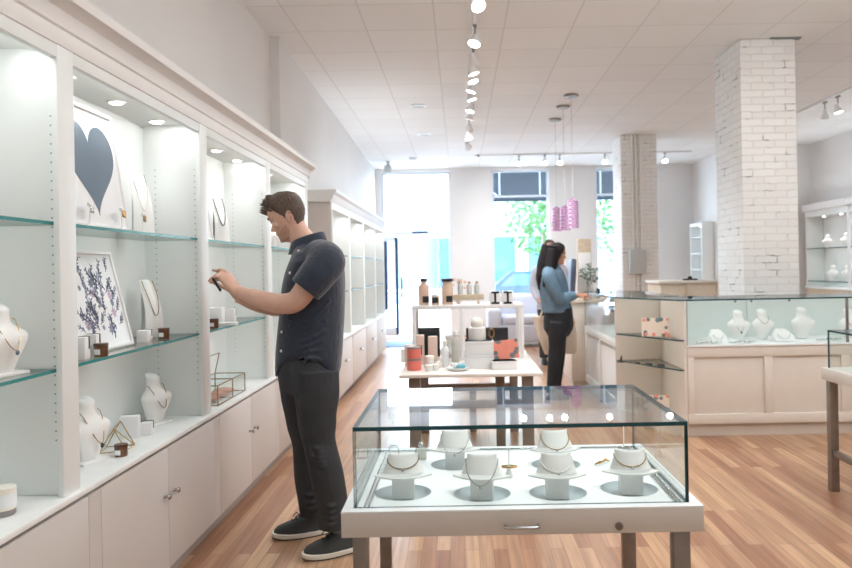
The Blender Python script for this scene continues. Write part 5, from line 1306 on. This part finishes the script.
for q in range(3): limb(tr_, [mp(303, 492+q*7, .07), mp(311, 496+q*7, .055), mp(320, 490+q*7, .08)], [.004, .009, .004], 8)
xform(tr_, OFF); remesh(tr_, 'trousers', M['trouser'], .0065, man, 3)
def shoe(toe, heel, label=None):
    t_ = V(toe); h_ = V(heel); L = (t_-h_).length; ang = math.atan2(t_.y-h_.y, t_.x-h_.x)
    T = OFF @ Matrix.Translation((h_.x, h_.y, 0)) @ Matrix.Rotation(ang, 4, 'Z')
    def outline(g, z, n=28, heel_up=0.0):
        pts = []
        for i in range(n):
            a = 2*PI*i/n; u = (1-math.cos(a))/2      # 0 heel .. 1 toe
            w = (.036+.013*math.sin(min(1, u*1.25)*PI*.62)**2)*(1 if u < .85 else 1)
            prof_ = math.sin(a); wy = w*abs(prof_)**.6*(1 if prof_ > 0 else -1)
            pts.append(V((u*L*(1+.0)+g*(-math.cos(a)), wy*(1+g/.045), z+.010*max(0, u-.8)*5*(1))))
        return pts
    s_ = xform(MB().loft([outline(.004, .0), outline(.006, .006), outline(.006, .026), outline(.002, .028)]), T).build('sole', M['sole'], man, ang=50)
    xform(MB().loft([outline(.002, .0005), outline(.0065, .001), outline(.0068, .007), outline(.003, .0075)]), T).build('outsole', M['soledark'], s_, ang=50)
    up = MB(); rings = []
    for f_, z, x0_, x1_ in ((0, .026, 0, 1), (.25, .045, .0, .985), (.5, .062, .01, .93), (.7, .076, .01, .80), (.85, .090, .01, .62), (1, .106, .015, .50)):
        o_ = outline(-.002, z); rings.append([V((L*(x0_+(x1_-x0_)*(p_.x/L)), p_.y*(1-.28*f_**1.6), z+(.012*(p_.x/L) if False else 0))) for p_ in o_])
    up.loft(rings); u_ = xform(up, T).build('shoe', M['shoe'], man, ang=70)
    lc = MB()
    for k in range(5):
        x = L*(.78-.075*k); z = .064+.0115*k; lc.tube([(x, -.024, z-.006), (x+.006, 0, z+.007), (x, .024, z-.006)], .0036, 6)
        lc.tube([(x, -.024, z-.006), (x-.03, .0, z+.012), (x-.028, .022, z+.004)], .0026, 6)
    lc.tube([(L*.5, 0, .108), (L*.56, .03, .12), (L*.62, .04, .10)], .003, 6); lc.tube([(L*.5, 0, .108), (L*.56, -.03, .12), (L*.63, -.036, .098)], .003, 6)
    xform(lc, T).build('laces', M['black'], u_)
    return u_
tn = on(302, 562, 0.0); ta = NA; shoe((tn.x, tn.y+.02, 0), (tn.x+.255, tn.y+.135, 0))
tf = on(273, 539, 0.0); shoe((tf.x, tf.y-.0, 0), (tf.x+.275, tf.y+.075, 0))
# the phone between his fingers
q = mp(216.8, 284.5, -.10); ph_ = thing('phone', 'black phone held by the man, seen edge on', 'phone', q)
ph_.rotation_euler = (0, -.52, .31)
MB().box((0, 0, 0), (.010, .15, .076), .003).build('case', M['phone'], ph_); MB().box((.0056, 0, 0), (.001, .138, .068), 0).build('screen', M['black'], ph_)
MB().lathe([(.009, 0), (.009, .003), (.006, .004)], (0, 0, 0), 14, T=Matrix.Translation((-.005, -.045, .02)) @ Matrix.Rotation(-PI/2, 4, 'Y')).build('camera_lens', M['steel'], ph_)

# ---------------------------------------------------------------- the woman at the desk (faces +X)
WY = 7.6
def wp(px, py, dy=0.0): return at(px, py, WY+dy)
wb0 = wp(556, 400)
wom = thing('person', 'woman in blue denim jacket and black trousers standing at the desk', 'person', (wb0.x, WY, 0))
OFW = Matrix.Translation(-V((wb0.x, WY, 0)))
WH = .218; b = MB()
WT = Matrix.Translation(wp(561, 264.5)) @ Matrix.Rotation(-.22, 4, 'Z') @ Matrix.Rotation(.20, 4, 'Y') @ Matrix.Translation((-.055, 0, 0))
hm = xform(head_mesh(HEAD_F, WH), WT); b.add(hm.v, hm.f)
limb(b, [wp(553, 276), wp(554, 268), wp(556, 260)], [.06, .05, .048], 16)
limb(b, [wp(552, 276), wp(553, 300), wp(556, 312)], [.08, .10, .07], 16)
WNE, WNW = wp(561, 299, -.18), wp(579, 295, -.12)
limb(b, [wp(550, 274, -.12), wp(554, 287, -.19), WNE, WNW], [.05, .045, .04, .025], 14)
WFE, WFW = wp(563, 302, .17), wp(571, 316, .12)
limb(b, [wp(551, 274, .12), wp(556, 288, .18), WFE, WFW], [.05, .045, .038, .024], 14)
hand(b, WNW, V((.9, .1, -.05)), V((.1, -.4, .9)), 1, .17, (.25, .3, .35, .4), .05, .5, .9)
hand(b, WFW, V((.25, .0, -.95)), V((.8, .3, .2)), -1, .17, (.3, .35, .4, .45), .05, .5, .9)
g0_ = wp(550, 400)
def leg(dx, dy): return [wp(557, 318, dy), wp(557, 334, dy), V((wp(555.5+dx, 353, dy).x, WY+dy, .50)), V((wp(552+dx, 390, dy).x, WY+dy, .12))]
for dx, dy in ((0, -.09), (3, .09)): limb(b, leg(dx, dy), [.055, .06, .048, .036], 14)
xform(b, OFW); remesh(b, 'body', M['skin2'], .005, wom, 3)
j = MB()
def wr(xb, xf, py, ry, dz=None): a, c = wp(xb, py), wp(xf, py); m_ = (a+c)/2; return ell((m_.x, WY, m_.z), abs(c.x-a.x)/2, ry, 30, dz)
j.loft([wr(542.5, 570, 312.5, .165), wr(541.5, 570.5, 306, .168), wr(540, 569.5, 296, .165), wr(538.5, 568, 286, .175), wr(538.5, 566, 278, .18), wr(541, 563, 271, .165), wr(545, 560, 266.5, .11), wr(547, 559, 263.5, .07)])
limb(j, [wp(549, 271, -.10), wp(549.5, 277, -.17), wp(555, 290, -.205), wp(561, 299.5, -.19), wp(569, 297, -.155), wp(575.5, 295, -.135)], [.07, .075, .066, .062, .055, .045], 18)
limb(j, [wp(551, 271, .10), wp(552, 277, .16), wp(558, 290, .19), wp(564, 302, .18), wp(569, 310, .14)], [.07, .073, .064, .058, .046], 18)
for q in range(4): limb(j, [wp(545+q*2, 285+q*6, -.15), wp(552+q*2, 289+q*6, -.175), wp(562, 284+q*6, -.15)], [.004, .01, .004], 8)
xform(j, OFW); jk = remesh(j, 'denim_jacket', M['denim'], .008, wom, 3)
p_ = MB(); p_.loft([wr(545, 572, 308, .155), wr(543.5, 573, 318, .165), wr(543.5, 573, 328, .165), wr(548, 569, 336, .11)])
for dx, dy in ((0, -.085), (3, .085)):
    L_ = leg(dx, dy); limb(p_, [wp(558, 322, dy), wp(557.5, 335, dy), L_[2], L_[3]-V((0, 0, .05))], [.108, .100, .078, .06], 18)
xform(p_, OFW); remesh(p_, 'trousers', M['blackcloth'], .008, wom, 2)
for dx, dy in ((0, -.09), (3, .09)):
    f0 = leg(dx, dy)[3]; sh2 = MB(); sh2.loft([ell((f0.x+.06, f0.y, z), l, w_, 20) for z, l, w_ in ((0, .125, .042), (.02, .128, .044), (.05, .11, .04), (.09, .06, .036))]); xform(sh2, OFW).build('shoe', M['black'], wom)
def whair(z, a, th):
    lim = .80 if a < .55 else (.80-(a-.55)*.95 if a < 1.25 else .0)
    d = z-lim
    if a > 1.25: return .075*(1 if z > .2 else .6)
    return .07*min(1, d/.12) if d > 0 else max(-.06, d)
hw = hair_shell(HEAD_F, WH, whair, 48, .02)
xform(hw, WT)
hm2 = MB()
limb(hm2, [wp(551, 246), wp(547, 262, 0), wp(543.5, 276, -.02), wp(540.5, 290, -.03)], [.10, .105, .085, .03], 18)
limb(hm2, [wp(553, 250, -.06), wp(551.5, 264, -.09), wp(548, 277, -.12), wp(544, 287, -.12)], [.07, .07, .055, .02], 14)
limb(hm2, [wp(554, 252, .06), wp(552, 268, .10), wp(548, 280, .10)], [.07, .065, .03], 14)
hw.add(hm2.v, hm2.f); xform(hw, OFW); remesh(hw, 'hair', M['hairblack'], .006, wom, 3)
for sg in (-1, 1):
    e = MB().sph((.30*WH, sg*.13*WH, .50*WH), .05*WH, (1, 1, .6), 10); ew = xform(xform(e, WT), OFW).build('eye', M['eyewhite'], wom)
    e = MB().sph((.332*WH, sg*.132*WH, .497*WH), .024*WH, n=8); xform(xform(e, WT), OFW).build('iris', M['eyedark'], ew)
eb = MB()
for sg in (-1, 1): eb.tube([(.355*WH, sg*.06*WH, .595*WH), (.355*WH, sg*.13*WH, .61*WH), (.31*WH, sg*.21*WH, .585*WH)], .014*WH, 6)
xform(xform(eb, WT), OFW).build('eyebrows', M['hairblack'], wom)
lp = MB().sph((.345*WH, 0, .204*WH), .042*WH, (.75, 1.7, .42), 10).sph((.352*WH, 0, .238*WH), .042*WH, (.75, 1.7, .36), 10); xform(xform(lp, WT), OFW).build('lips', M['lips'], wom)
# tote bag hanging beyond her hip
tb = thing('tote_bag', 'natural canvas tote bag hanging at the hip of the woman', 'bag', (wp(556, 352, .30).x, WY+.30, wp(556, 354, .3).z))
o_ = tb.location.copy(); r_ = []
def bagring(xb, xf, py, dz): a, c = wp(xb, py, .30), wp(xf, py, .30); m_ = (a+c)/2; return ell((m_.x-o_.x, 0, m_.z-o_.z), abs(c.x-a.x)/2, dz, 28, p=.6)
MB().loft([bagring(545, 575, 354, .04), bagring(543, 577, 350, .055), bagring(537, 576.5, 334, .06), bagring(532.5, 573, 316, .05), bagring(534, 572, 316.5, .045)]).build('bag', M['canvas'], tb, ang=60)
MB().tube([wp(540, 318, .23)-o_, wp(546, 300, .18)-o_, wp(552, 276, .17)-o_, wp(560, 298, .22)-o_, wp(566, 318, .23)-o_], .012, 6).build('strap', M['canvas'], tb)

# ---------------------------------------------------------------- person partly hidden beyond her
GY = 10.3
def gp(px, py, dy=0.0): return at(px, py, GY+dy)
g0_ = gp(549, 262); ps = thing('person', 'person with brown hair almost hidden behind the woman at the desk', 'person', (g0_.x, GY, 0)); OFG = Matrix.Translation(-V((g0_.x, GY, 0)))
b = MB(); GT = Matrix.Translation(gp(549.5, 255.5)) @ Matrix.Rotation(-PI/2, 4, 'Z')
hm = xform(head_mesh(HEAD_F, .225), GT); b.add(hm.v, hm.f)
limb(b, [gp(550, 268), gp(550, 260), gp(550, 252)], [.06, .052, .05], 14)
limb(b, [gp(550, 266), gp(550, 285), gp(550, 310)], [.09, .11, .11], 14)
for sg in (-1, 1):
    limb(b, [gp(550, 268)+V((sg*.08, 0, 0)), gp(550, 270)+V((sg*.19, 0, 0)), gp(550, 288)+V((sg*.24, 0, 0)), gp(550, 301)+V((sg*.17, -.2, 0))], [.05, .05, .04, .028], 12)
    hand(b, gp(550, 301)+V((sg*.17, -.2, 0)), V((-sg*.5, -.8, 0)), V((0, 0, 1)), sg, .17, (.3, .3, .35, .4), .05, .5, .9)
    limb(b, [gp(550, 310)+V((sg*.09, 0, 0)), V((g0_.x+sg*.1, GY, .5)), V((g0_.x+sg*.1, GY, .1))], [.08, .05, .036], 12)
xform(b, OFG); remesh(b, 'body', M['skin'], .006, ps, 2)
c_ = MB(); cz = gp(550, 290).z
c_.loft([ell((g0_.x, GY, z), rx, ry, 24) for z, rx, ry in ((.80, .19, .13), (.95, .18, .125), (1.15, .19, .13), (1.30, .20, .125), (1.38, .17, .10), (1.43, .08, .07))])
for sg in (-1, 1): limb(c_, [gp(550, 269)+V((sg*.12, 0, 0)), gp(550, 271)+V((sg*.195, 0, 0)), gp(550, 288)+V((sg*.245, 0, 0)), gp(550, 299)+V((sg*.18, -.17, 0))], [.07, .068, .058, .045], 14)
xform(c_, OFG); remesh(c_, 'pale_shirt', M['sofa'], .009, ps, 2)
c_ = MB(); c_.loft([ell((g0_.x, GY, z), rx, .13, 24) for z, rx in ((.75, .18), (.85, .175), (.95, .165))])
for sg in (-1, 1): limb(c_, [V((g0_.x+sg*.09, GY, .85)), V((g0_.x+sg*.1, GY, .5)), V((g0_.x+sg*.1, GY, .09))], [.10, .075, .065], 14)
xform(c_, OFG); remesh(c_, 'trousers', M['trouser'], .009, ps, 2)
for sg in (-1, 1): xform(MB().loft([ell((g0_.x+sg*.1, GY-.05, z), w_, l, 18) for z, l, w_ in ((0, .13, .045), (.03, .132, .046), (.09, .07, .04))]), OFG).build('shoe', M['black'], ps)
def ghair(z, a, th):
    lim = .83 if a < .6 else (.83-(a-.6)*1.1 if a < 1.2 else .15)
    d = z-lim; return .06*min(1, d/.12) if d > 0 else max(-.06, d)
xform(xform(hair_shell(HEAD_F, .225, ghair, 40, .05), GT), OFG).build('hair', M['hairbrown'], ps, ang=70)
for sg in (-1, 1):
    e = MB().sph((.30*.225, sg*.13*.225, .50*.225), .05*.225, (1, 1, .6), 10); ew = xform(xform(e, GT), OFG).build('eye', M['eyewhite'], ps)
    e = MB().sph((.332*.225, sg*.132*.225, .497*.225), .024*.225, n=8); xform(xform(e, GT), OFG).build('iris', M['eyedark'], ew)
e = MB()
for sg in (-1, 1): e.tube([(.355*.225, sg*.06*.225, .595*.225), (.355*.225, sg*.13*.225, .61*.225), (.31*.225, sg*.21*.225, .585*.225)], .0028, 6)
xform(xform(e, GT), OFG).build('eyebrows', M['hairbrown'], ps)
e = MB().sph((.345*.225, 0, .204*.225), .042*.225, (.75, 1.7, .42), 10).sph((.352*.225, 0, .238*.225), .042*.225, (.75, 1.7, .36), 10); xform(xform(e, GT), OFG).build('lips', M['lips'], ps)
